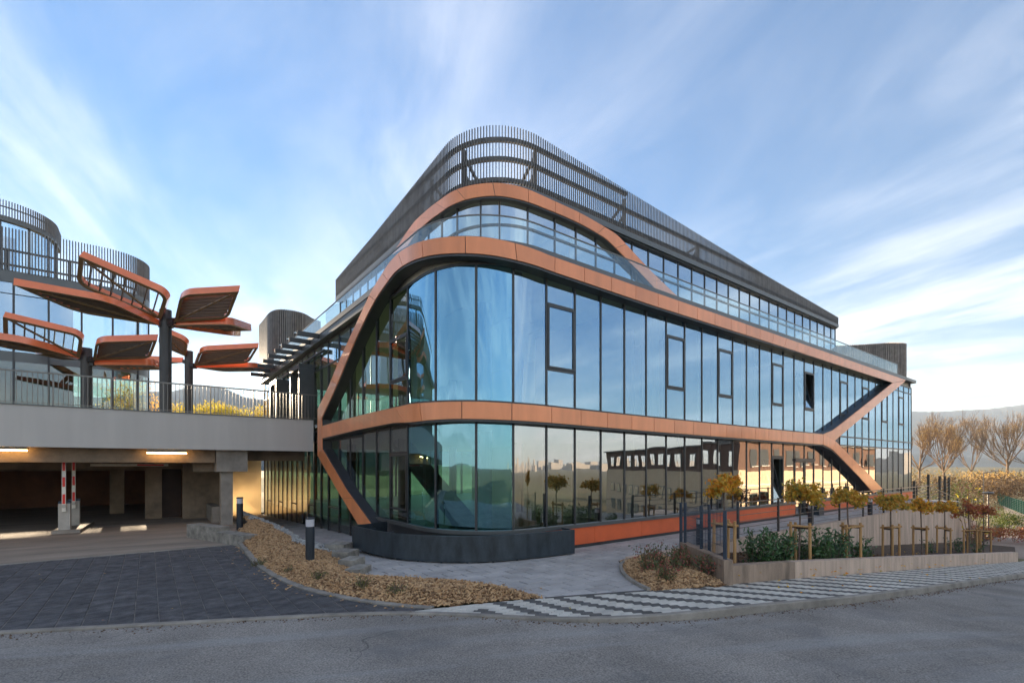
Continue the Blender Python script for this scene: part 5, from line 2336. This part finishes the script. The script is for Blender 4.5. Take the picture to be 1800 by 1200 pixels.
for i, (px, D, ht, rc, hc, n, mat, lab, lean, sz) in enumerate(TREES):
    p = at_d(px, 900, D)
    z = soilz(p.x, p.y) - 0.02
    TPOS.append((p.x, p.y, z))
    street_tree(p.x, p.y, z, ht, rc, hc, n, mat, lab, 20 + i, lean=lean, size=sz, turn=0.3 + i * 0.37)


def laurel(x, y, z, h, w, seed, label, mat='leaf_laurel', kind='lance', size=0.11, n=None, name='laurel_shrub', group='laurel shrubs in the raised bed', stems=6, cat='shrub'):
    rng = random.Random(seed)
    t = thing(name, label, cat, (x, y, z), group)
    st, lf = MB(), MB()
    for j in range(stems):
        a = rng.uniform(0, 2 * pi)
        d = rng.uniform(0.1, 1) * w / 2
        hh = h * rng.uniform(0.6, 1.0)
        base = Vector((x + 0.25 * d * cos(a), y + 0.25 * d * sin(a), z - 0.03))
        tip = Vector((x + d * cos(a), y + d * sin(a), z + hh))
        st.tube(base, tip, 0.009, 0.004, n=5, caps=False)
        m_ = int((n or 90) / stems)
        for i in range(m_):
            f = rng.uniform(0.12, 1.03)
            p = base.lerp(tip, f) + Vector((rng.gauss(0, .055), rng.gauss(0, .055), rng.gauss(0, .02)))
            leaf(lf, p, size * rng.uniform(0.6, 1.2), rng, kind, up=0.55)
    st.build('stem', 'bark_young', t)
    lf.build('foliage', mat, t)


LAUR = [(1325, 11.2, .62), (1342, 10.9, .66), (1360, 11.6, .60), (1379, 11.1, .62), (1378, 12.2, .55), (1400, 12.6, .66), (1430, 12.2, .52), (1448, 12.0, .66), (1466, 12.4, .70), (1480, 12.9, .62), (1510, 13.6, .5)]
words = ['first', 'second', 'third', 'fourth', 'fifth', 'sixth', 'seventh', 'eighth', 'ninth', 'tenth', 'eleventh']
for i, (px, D, h) in enumerate(LAUR):
    p = at_d(px, 950, D)
    laurel(p.x, p.y, soilz(p.x, p.y), h * 1.42, 0.72, 100 + i, 'glossy green laurel shrub, %s from the fence corner in the bed' % words[i], n=400, size=0.12, stems=9)
for i, (px, D, h, lab) in enumerate(((1523, 15.0, .30, 'tiny sparse shrub low beside the third tree stakes'), (1638, 19.2, .62, 'thin leggy shrub before the tall wall, left of the sixth tree'),
                                     (1682, 20.8, .66, 'green bushy shrub between the sixth and seventh trees'), (1716, 21.4, .55, 'small green shrub between the two red trees'))):
    p = at_d(px, 950, D)
    laurel(p.x, p.y, soilz(p.x, p.y), h, 0.8 if i else 0.3, 140 + i, lab, n=[40, 90, 190, 120][i], group=None)
PHO = [(1135, 1003, .55, 'red-tipped shrub at the tip of the small bark bed'), (1160, 1000, .60, 'tall red-tipped shrub, second in the small bark bed'),
       (1183, 1004, .48, 'low red-tipped shrub in the middle of the small bark bed'), (1172, 1016, .34, 'small spreading shrub at the front of the small bark bed'),
       (1205, 1000, .42, 'green and red shrub behind the middle of the small bark bed'), (1238, 1004, .36, 'small green shrub against the fence wall'), (1195, 985, .40, 'shrub at the back corner of the small bed below the fence')]
for i, (px, py, h, lab) in enumerate(PHO):
    p = hit_z(px, py, 0.12)
    laurel(p.x, p.y, 0.10, h, 0.55, 160 + i, lab, mat='leaf_photinia', size=0.075, n=340, name='red_tipped_shrub', group='red-tipped shrubs in the small bed', stems=11)
# a few weeds in the left bed
for i, (px, py, h, lab) in enumerate(((637, 1030, .16, 'little green weed at the plaza edge of the bark bed'), (455, 985, .14, 'weed tuft near the curved kerb of the bark bed'), (560, 1015, .16, 'weed tuft in front of the nearest bollard'),
                                     (700, 1040, .15, 'dry weed tuft in the narrow part of the bark bed'), (505, 1000, .12, 'weed tuft left of the nearest bollard'))):
    p = hit_z(px, py, 0.1)
    laurel(p.x, p.y, zb_left(p.x, p.y), h, 0.4, 190 + i, lab, mat='weed', size=0.05, n=120, name='weed', group='weeds in the bark bed', stems=12, cat='weed')
# fallen leaves
m = MB()
rng = random.Random(31)
for _ in range(130):
    x = rng.uniform(9.3, 24)
    y = rng.uniform(4.0, 6.5) - 0.06 * (x - 9)
    leaf(m, (x, y, soilz(x, y) + 0.07), 0.09, rng, 'maple', up=3)
for _ in range(26):
    x = rng.uniform(4.5, 18)
    q = rng.uniform(0.1, 1.3)
    p = KP.at(min(s for s in KP.s if KP.at(s).x >= x), -q)
    leaf(m, (p.x, p.y, zr(p.x) + 0.014), 0.08, rng, 'maple', up=3)
for _ in range(22):
    x, y = rng.uniform(-3, 5), rng.uniform(7.5, 15)
    leaf(m, (x, y, 0.03), 0.06, rng, 'maple', up=3)
tag(m.build('fallen_leaves', 'leaf_autumn'), 'scattered fallen orange leaves on bed and paving', 'fallen leaves', kind='stuff')

m = MB()
rng = random.Random(52)
for _ in range(1500):
    s = rng.uniform(2, 40)
    w = abs(rng.gauss(0, 0.10)) + 0.005
    p = KP.at(s, w)
    l = rng.uniform(0.006, 0.022)
    a = rng.uniform(0, pi)
    ca, sa2 = cos(a) * l, sin(a) * l
    z = zroad(p.x) + 0.001
    m.add([(p.x - ca, p.y - sa2, z), (p.x + sa2 * .6, p.y - ca * .6, z), (p.x + ca, p.y + sa2, z), (p.x - sa2 * .6, p.y + ca * .6, z), (p.x, p.y, z + l * 0.8)], [(0, 1, 4), (1, 2, 4), (2, 3, 4), (3, 0, 4)])
tag(m.build('gutter_grit', 'chips_dark'), 'grit and crumbled litter along the kerb', 'grit', kind='stuff')
# chips kicked out over the kerbs
m = MB()
for _ in range(160):
    if rng.random() < 0.5:
        s = rng.uniform(0.5, BEP.s[-1])
        p = BEP.at(s, abs(rng.gauss(0, 0.16)))
    else:
        q = BED_PLAZA[rng.randrange(len(BED_PLAZA) - 1)]
        q2 = BED_PLAZA[min(len(BED_PLAZA) - 1, BED_PLAZA.index(q) + 1)]
        t = rng.random()
        p = Vector((q[0] + (q2[0] - q[0]) * t, q[1] + (q2[1] - q[1]) * t)) + Vector((rng.gauss(0.05, .12), abs(rng.gauss(0, .15))))
    leaf(m, (p.x, p.y, 0.018), rng.uniform(.03, .06), rng, 'card', up=4)
tag(m.build('stray_chips', 'chips'), 'stray bark chips spilled on drive and plaza', 'bark mulch', kind='stuff')

# wire fence on the return wall
fence = thing('wire_fence', 'dark blue wire mesh fence with posts on the corner of the bed wall', 'fence', (8.9, 5.0, 0.43))
fposts = [(10.2, 6.72, 0.43, 0.85), (10.42, 6.98, 0.0, 1.25), (9.72, 6.0, 0.43, 0.85), (9.02, 5.06, 0.43, 0.85)]
for (x, y, z, h) in fposts:
    MB().box(x - 0.02, x + 0.02, y - 0.03, y + 0.03, max(z, 0.0), z + h + 0.1).build('post', 'fence_paint', fence)


def mesh_panel(a, b, z0a, z0b, h, parent, sp=0.055, hs=0.2):
    a, b = Vector(a), Vector(b)
    m = MB()
    L_ = (b - a).length
    n = int(L_ / sp)
    for i in range(n + 1):
        q = a.lerp(b, i / n)
        z0 = z0a + (z0b - z0a) * i / n
        m.bar((q.x, q.y, z0), (q.x, q.y, z0 + h), 0.005, 0.005)
    k = int(h / hs)
    for j in range(k + 1):
        m.bar((a.x, a.y, z0a + j * hs), (b.x, b.y, z0b + j * hs), 0.007, 0.007)
    o = m.build('mesh_panel', 'fence_paint', parent)
    o['kind'] = 'stuff'


mesh_panel((10.2, 6.7), (9.03, 5.08), 0.47, 0.47, 0.85, fence)
mesh_panel((10.44, 7.0), (12.2, 7.3), 0.08, 0.04, 1.1, fence)
mesh_panel((12.2, 7.3), (14.2, 7.50), 0.05, 0.05, 1.05, fence)
MB().box(12.17, 12.23, 7.27, 7.33, -0.1, 1.2).build('post', 'fence_paint', fence)

# railing along the walkway
rl = thing('walkway_railing', 'steel wire railing with dark posts along the walkway above the tall wall', 'railing', (14.2, 7.56, 0))
u = 14.2
posts = []
while u < 46.5:
    zt = wtop(u)
    MB().box(u - 0.03, u + 0.03, 7.53, 7.59, zt - 0.02, zt + 1.12).build('post', 'dark_metal', rl)
    posts.append((u, zt))
    u += 2.6 if u < 30 else 2.2
for j in range(6):
    for i in range(len(posts) - 1):
        (a, za), (b, zb) = posts[i], posts[i + 1]
        h = 0.12 + 0.19 * j
        MB().bar((a, 7.56, za + h), (b, 7.56, zb + h), 0.016 if j < 5 else 0.04, 0.016 if j < 5 else 0.03).build('rail', 'rail_metal', rl)
# stair enclosure fence at the end of the walkway
fe = thing('stair_fence', 'dark slatted fence posts beyond the end of the walkway', 'fence', (38, 9, 0))
for i, (px, D, y0) in enumerate(((1601, 34, 852), (1632, 35, 833), (1652, 38, 836), (1661, 36, 836), (1668, 40, 838), (1607, 33, 845))):
    p = at_d(px, y0, D)
    MB().box(p.x - 0.07, p.x + 0.07, p.y - 0.07, p.y + 0.07, -1.6, p.z).build('post', 'dark_metal', fe)
for j in range(6):
    a, b = at_d(1601, 860 + 0, 34), at_d(1668, 843, 40)
    MB().bar((a.x, a.y, 0.0 - 0.25 * j + 0.6), (b.x, b.y, -0.25 * j + 1.0), 0.03, 0.05).build('rail', 'dark_metal', fe)

# ------------------------------------------------------------------ beyond: road, lamp, green fence, trees, hills
FZ = -2.58
o = MB()
road_pts = [hit_z(x, y, FZ) for x, y in ((1690, 980), (1850, 1012), (1850, 908), (1800, 884), (1764, 869), (1750, 868), (1764, 890), (1768, 915), (1760, 940), (1700, 964))]
o.add([(q.x, q.y, q.z) for q in road_pts][::-1], [tuple(range(len(road_pts)))])
struct(o.build('far_road', 'far_road'))

lamp = thing('street_lamp', 'slim grey street lamp with flat round head beside the far road', 'lamp', tuple(at_d(1737, 925, 34)))
p = at_d(1737, 930, 34)
p.z = min(p.z, -2.5)
zt = at_d(1737, 868, 34).z
MB().tube((p.x, p.y, p.z - 0.3), (p.x, p.y, zt), 0.07, 0.05, n=10).build('pole', 'rail_metal', lamp)
MB().tube((p.x, p.y, zt), (p.x, p.y, zt + 0.10), 0.24, 0.30, n=16).build('lamp_head', 'fascia_metal', lamp)
MB().tube((p.x, p.y, zt + 0.10), (p.x, p.y, zt + 0.16), 0.34, 0.26, n=16).build('lamp_cap', 'fascia_metal', lamp)
lamp2 = thing('street_lamp', 'thin distant street lamp with an angled arm before the brown bushes', 'lamp', tuple(at_d(1729, 890, 55)))
a, b, c = at_d(1729, 905, 55), at_d(1729, 831, 55), at_d(1747, 828, 55)
MB().tube(a, b, 0.06, 0.045, n=8).build('pole', 'rail_metal', lamp2)
MB().tube(b, c, 0.04, n=8).build('arm', 'rail_metal', lamp2)
MB().bar(c, c + (c - b).normalized() * 0.5, 0.2, 0.08).build('lamp_head', 'fascia_metal', lamp2)

gf = thing('green_fence', 'green wire fence along the far road', 'fence', tuple(at_d(1752, 880, 70)))
q0 = [hit_z(x, y, -2.55) for x, y in ((1754, 884), (1775, 893), (1800, 903), (1850, 922))]
q1 = [q + Vector((0, 0, 1.25)) for q in q0]
for i in range(3):
    n = 6
    for k in range(n):
        a, b = q0[i].lerp(q0[i + 1], k / n), q1[i].lerp(q1[i + 1], k / n)
        MB().bar(a - Vector((0, 0, .3)), b, 0.07, 0.07).build('post', 'green_fence', gf)
    m = MB()
    for k in range(40):
        a, b = q0[i].lerp(q0[i + 1], k / 40), q1[i].lerp(q1[i + 1], k / 40)
        m.bar(a, b, 0.02, 0.02)
    for k in range(8):
        m.bar(q0[i].lerp(q1[i], k / 7), q0[i + 1].lerp(q1[i + 1], k / 7), 0.025, 0.025)
    m.build('mesh_panel', 'green_fence', gf)['kind'] = 'stuff'


def grow(m, p, d, ln, r, depth, rng, tips, spread=0.5, up=0.15, n=6):
    q = p + d * ln
    mid = p.lerp(q, 0.5) + Vector((rng.gauss(0, .04), rng.gauss(0, .04), rng.gauss(0, .02))) * ln
    m.tube(p, mid, r, r * 0.86, n=n, caps=False)
    m.tube(mid, q, r * 0.86, r * 0.72, n=n, caps=False)
    if depth <= 2:
        tips.append((mid, r))
    if depth == 0:
        tips.append((q, r))
        return
    k = rng.choice((2, 3, 3)) if depth > 1 else rng.choice((2, 3))
    for j in range(k):
        ax = Vector((rng.gauss(0, 1), rng.gauss(0, 1), rng.gauss(0, 1))).normalized()
        e = (d + ax * spread * rng.uniform(0.6, 1.2) + Vector((0, 0, up))).normalized()
        grow(m, q if j < 2 else p.lerp(q, 0.65), e, ln * rng.uniform(0.68, 0.86), r * 0.66, depth - 1, rng, tips, spread, up, max(3, n - 1))


def bare_tree(px, py, D, h, seed, label, trunk=0.22, leaves=900, mat='leaf_gold', lsize=0.3, depth=7, spread=0.42, lim=6, up=0.20, r=None, low=0.55):
    rng = random.Random(seed)
    p = at_d(px, py, D)
    t = thing('bare_tree', label, 'tree', tuple(p), 'autumn trees in the field')
    m = MB()
    r = r or h * 0.017
    base = Vector((p.x, p.y, -2.9))
    fork = p + Vector((0, 0, h * trunk))
    m.tube(base, fork, r * 1.15, r * 0.9, n=9, caps=False)
    m.build('trunk', 'bark', t, smooth=True)
    m = MB()
    tips = []
    for j in range(lim):
        a = 2 * pi * j / lim + rng.uniform(-.4, .4)
        el = rng.uniform(low, 1.25) if j else 1.45
        d = Vector((cos(a) * cos(el), sin(a) * cos(el), sin(el)))
        grow(m, fork - Vector((0, 0, rng.uniform(0, h * trunk * 0.3))), d, h * rng.uniform(0.19, 0.29), r * rng.uniform(0.5, 0.68), depth - 1, rng, tips, spread, up)
    m.build('branches', 'bark', t)
    if leaves:
        lf = MB()
        for _ in range(leaves):
            q, _r = rng.choice(tips)
            leaf(lf, q + Vector((rng.gauss(0, .35), rng.gauss(0, .35), rng.gauss(0, .3))), lsize * rng.uniform(.5, 1.2), rng, 'lance', up=0.2)
        lf.build('crown', mat, t)
    return t


bare_tree(1659, 838, 92, 10.2, 3, 'wide bare golden tree just right of the building end', leaves=4200, lsize=0.15, lim=9, trunk=0.12, low=0.35, up=0.26, spread=0.36)
bare_tree(1771, 836, 84, 10.6, 8, 'tall bare tree with golden top near the right edge', leaves=3200, lsize=0.14, lim=7, trunk=0.20, low=0.5, up=0.30, spread=0.40)
bare_tree(1708, 836, 125, 12.0, 14, 'slighter bare tree between the two larger golden trees', leaves=2600, lsize=0.18, lim=5, trunk=0.10, low=0.8, up=0.34, spread=0.34)
bare_tree(1616, 838, 105, 12.8, 18, 'bare tree partly hidden by the right end of the building', leaves=2600, lsize=0.17, lim=7, trunk=0.14, low=0.3, up=0.24, spread=0.44)
bare_tree(1832, 838, 96, 9.5, 22, 'bare tree cut by the right picture edge', leaves=1800, lsize=0.17, lim=6, trunk=0.16, low=0.4, up=0.2, spread=0.46)


def bush(px, py, D, w, h, n, mat, label, seed, size=0.35, name='bush', group='bushes in the field', depth_=None):
    rng = random.Random(seed)
    p = at_d(px, py, D)
    if px > 1560:
        h += max(0.0, p.z + 2.6)
        p.z = -2.6
    t = thing(name, label, 'bush', tuple(p), group)
    m, st = MB(), MB()
    lobes = [(rng.uniform(-.38, .38) * w, rng.uniform(-.38, .38) * (depth_ or w), rng.uniform(.3, .62) * h, rng.uniform(.22, .42)) for _ in range(9)]
    for (a, b, c, rr) in lobes:
        st.tube((p.x + a * (0.8 if h < 1.5 else 0.1), p.y + b * (0.8 if h < 1.5 else 0.1), p.z - 0.6), (p.x + a, p.y + b, p.z + c), 0.04 if h > 1.5 else 0.012, 0.012, n=5, caps=False)
        for j in range(4):
            e = Vector((rng.gauss(0, .3) * w * rr, rng.gauss(0, .3) * w * rr, abs(rng.gauss(.2, .3)) * h * rr))
            st.tube((p.x + a, p.y + b, p.z + c), (p.x + a + e.x, p.y + b + e.y, p.z + c + e.z), 0.015, 0.006, n=4, caps=False)
    for _ in range(n):
        a, b, c, rr = rng.choice(lobes)
        d = Vector((rng.gauss(0, 1), rng.gauss(0, 1), rng.gauss(0, 1))).normalized() * rng.uniform(.5, 1.05)
        q = Vector((p.x + a + d.x * rr * w * .75, p.y + b + d.y * rr * w * .75, p.z + max(0.02, c + d.z * rr * h)))
        leaf(m, q, size * rng.uniform(.5, 1.2), rng, 'lance', up=.3)
    st.build('stem', 'bark', t)
    m.build('foliage', mat, t)


bush(1703, 873, 58, 8.5, 3.6, 4200, 'leaf_dry', 'large brown leafless bush below the middle bare tree', 40, 0.26)
bush(1748, 866, 62, 7.0, 2.8, 2600, 'leaf_dry', 'brown bush left of the green fence', 41, 0.26)
bush(1790, 872, 60, 7.5, 3.3, 3200, 'leaf_dry', 'brown bush at the right edge above the green fence', 42, 0.26)
bush(1762, 850, 75, 8.0, 3.0, 2600, 'leaf_gold', 'golden bush below the right bare tree', 43, 0.3)
bush(1640, 850, 80, 10.0, 1.9, 2400, 'leaf_dry', 'golden scrub under the left bare tree', 44, 0.3)
bush(1695, 872, 40, 2.4, 2.2, 1300, 'leaf_green', 'green sunlit bush beyond the end of the railing', 45, 0.16)
bush(1620, 862, 44, 2.4, 1.2, 900, 'leaf_green', 'yellow-green bush behind the dark fence posts', 46, 0.16)
bush(1767, 916, 36, 3.4, 1.1, 2600, 'leaf_green', 'low green shrub beside the street lamp', 47, 0.14)
bush(1765, 938, 31, 4.6, 0.7, 3200, 'leaf_red', 'low rust-coloured hedge below the street lamp', 48, 0.13)
bush(1708, 892, 30, 1.9, 2.0, 90, 'leaf_yellow', 'sparse yellow-leaved sapling behind the red trees', 49, 0.2)
# golden shrubs behind the deck
for i, (px, D, w, h) in enumerate(((250, 60, 8, 3.6), (380, 58, 8, 0.9), (425, 62, 7, 0.6), (340, 66, 7, 0.7))):
    bush(px, 757, D, w, h + 3.4, 2600, 'leaf_yellow' if i else 'leaf_gold', ['golden-green tree mass behind the deck next to the left building', 'yellow bush behind the deck railing, middle',
         'yellow bush behind the deck railing near the entrance glass', 'yellow bush behind the two canopy posts'][i], 60 + i, 0.3)

# hedge-like belt of field scrub, too dense to count
m = MB()
rng = random.Random(77)
for _ in range(9000):
    px = rng.uniform(1560, 1900)
    D = rng.uniform(110, 320)
    p = at_d(px, 842, D)
    hgt = 2.2 * (0.5 + 0.5 * sin(p.x * 0.11) * cos(p.y * 0.07)) + 0.6
    leaf(m, (p.x, p.y, p.z - 1 + rng.uniform(0, 1) ** 1.4 * hgt * (1 + D / 200)), rng.uniform(.4, 1.1), rng, 'lance', up=.3)
tag(m.build('field_scrub', 'leaf_scrub'), 'golden scrub over the far field', 'scrub', kind='stuff')


# hills
def hill(name, pts, D, depth, seed):
    """pts: picture points of the ridge"""
    rng = random.Random(seed)
    m = MB()
    prof = []
    for i in range(len(pts) - 1):
        for k in range(14):
            t = k / 14
            prof.append((pts[i][0] + (pts[i + 1][0] - pts[i][0]) * t, pts[i][1] + (pts[i + 1][1] - pts[i][1]) * t + rng.uniform(-.7, .7)))
    prof.append(pts[-1])
    rows = 7
    n = len(prof)
    vs_ = []
    for r in range(rows + 1):
        f = r / rows
        for (x, y) in prof:
            dd = D - depth * (1 - f)
            p = at_d(x, y, D)
            q = at_d(x, HY, dd)
            z = -4 + (p.z + 4) * sm(f) ** 0.8 
            vs_.append((q.x, q.y, z))
    # back side
    for (x, y) in prof:
        q = at_d(x, HY, D + depth)
        vs_.append((q.x, q.y, -6))
    fs = [(r * n + i, r * n + i + 1, (r + 1) * n + i + 1, (r + 1) * n + i) for r in range(rows + 1) for i in range(n - 1)]
    m.add(vs_, fs)
    struct(m.build(name, 'hill_far', smooth=True))


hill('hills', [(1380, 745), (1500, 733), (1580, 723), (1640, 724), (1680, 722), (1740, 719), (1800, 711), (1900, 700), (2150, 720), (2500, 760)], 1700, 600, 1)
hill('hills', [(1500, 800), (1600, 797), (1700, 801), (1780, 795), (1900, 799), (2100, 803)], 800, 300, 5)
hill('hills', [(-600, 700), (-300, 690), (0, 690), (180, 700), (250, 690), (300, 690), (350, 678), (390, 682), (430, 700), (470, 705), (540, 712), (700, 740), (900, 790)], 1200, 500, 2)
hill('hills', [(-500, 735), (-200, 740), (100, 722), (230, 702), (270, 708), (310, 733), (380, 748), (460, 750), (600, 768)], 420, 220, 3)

# lawn behind the building, seen through the corner glass
m = MB()
for i in range(20):
    for j in range(10):
        x0, y0 = 2.9 + i * 2.2, 34.2 + j * 3.0
        f = lambda x, y: -0.75 + 0.05 * (y - 34)
        m.add([(x0, y0, f(x0, y0)), (x0 + 2.2, y0, f(x0, y0)), (x0 + 2.2, y0 + 3, f(x0, y0 + 3)), (x0, y0 + 3, f(x0, y0 + 3))], [(0, 1, 2, 3)])
struct(m.build('lawn', 'grass_ground'))

# ------------------------------------------------------------------ building across the road, seen in the glass
op = thing('pale_building', 'pale three-storey building with dark upper floor mirrored in the ground-floor glass', 'building', (54, -9, -7))
MB().prism([(54, -9.2), (98, -9.2), (98, -50), (76, -50)][::-1], -12, 1.6).build('wall', 'render_pale', op)
MB().prism([(54.1, -9.4), (98, -9.4), (98, -50), (76.2, -50)][::-1], 1.605, 4.95).build('upper_wall', 'render_brown', op)
MB().prism([(53.6, -8.8), (98.4, -8.8), (98.4, -50.4), (75.6, -50.4)][::-1], 4.955, 5.15).build('roof', 'roof_grey', op)
MB().box(66, 70, -20, -15, 5.15, 7.0).build('roof_plant', 'fascia_metal', op)
MB().box(71, 72.5, -18, -15, 5.15, 6.3).build('roof_plant', 'grey_housing', op)
for zz in (-3.6, -0.15):
    MB().box(53.95, 98.1, -9.19, -9.12, zz, zz + 0.18).build('string_course', 'interior_white', op)
win = MB().box(-0.7, 0.7, -0.05, 0.06, -0.95, 0.95)
w0 = None
for zc in (-5.2, -1.9, 3.2):
    for i in range(13):
        x = 56.2 + i * 3.2 + (0.4 if zc > 0 else 0)
        o = MB().box(x - 0.8, x + 0.8, -9.30, -9.14 if zc < 0 else -9.34, zc - 0.95, zc + 0.95).build('window', 'fascia_metal', op)
        for k_ in (-0.38, 0.38):
            MB().box(x + k_ - 0.33, x + k_ + 0.33, -9.14 if zc < 0 else -9.34, -9.12 if zc < 0 else -9.32, zc - 0.85, zc + 0.85).build('pane', 'glass_left', o)
        MB().box(x - 0.9, x + 0.9, -9.3, -9.05, zc - 1.05, zc - 0.955).build('sill', 'interior_white', o)
    d = Vector((22, -40.8)).normalized()
    n = Vector((d.y, -d.x))
    if n.x > 0:
        n = -n
    for i in range(14):
        c = Vector((54, -9.2)) + d * (2.2 + i * 3.1) + n * 0.03
        o = MB().bar((c.x - d.x * .85, c.y - d.y * .85, zc), (c.x + d.x * .85, c.y + d.y * .85, zc), 0.16, 1.9).build('window', 'interior_grey', op)
        for k_ in (-0.4, 0.4):
            c2 = c + n * 0.09 + d * k_
            MB().bar((c2.x - d.x * .34, c2.y - d.y * .34, zc), (c2.x + d.x * .34, c2.y + d.y * .34, zc), 0.02, 1.7).build('pane', 'glass_left', o)

m = MB()
rng = random.Random(90)
for _ in range(420):
    a = rng.uniform(-95, 35)
    D = rng.uniform(1000, 2300)
    x, y = D * cos(radians(a)), D * sin(radians(a))
    if y > -60:
        continue
    w, dd, h = rng.uniform(10, 40), rng.uniform(10, 30), rng.choice((10, 12, 14, 18, 26)) * rng.uniform(.7, 1.3)
    m.box(x - w / 2, x + w / 2, y - dd / 2, y + dd / 2, -16, -10 + h)
tag(m.build('far_town', 'concrete'), 'far town on the skyline mirrored in the ground-floor glass', 'town', kind='stuff')

# ------------------------------------------------------------------ haze
hz = MB().box(-3000, 3000, -3000, 3000, -17.5, 285)
hz = hz.build('haze', 'white_paint')
hz.data.materials.clear()
hm = bpy.data.materials.new('haze_air')
hm.use_nodes = True
hm.node_tree.nodes.clear()
ho = hm.node_tree.nodes.new('ShaderNodeOutputMaterial')
hv = hm.node_tree.nodes.new('ShaderNodeVolumePrincipled')
hv.inputs['Color'].default_value = (0.74, 0.86, 1.0, 1)
hv.inputs['Density'].default_value = 0.00026
hv.inputs['Anisotropy'].default_value = 0.0
hm.node_tree.links.new(hv.outputs[0], ho.inputs['Volume'])
hz.data.materials.append(hm)
hz['kind'] = 'stuff'
hz['label'] = 'pale haze over the fields and hills'
hz['category'] = 'haze'
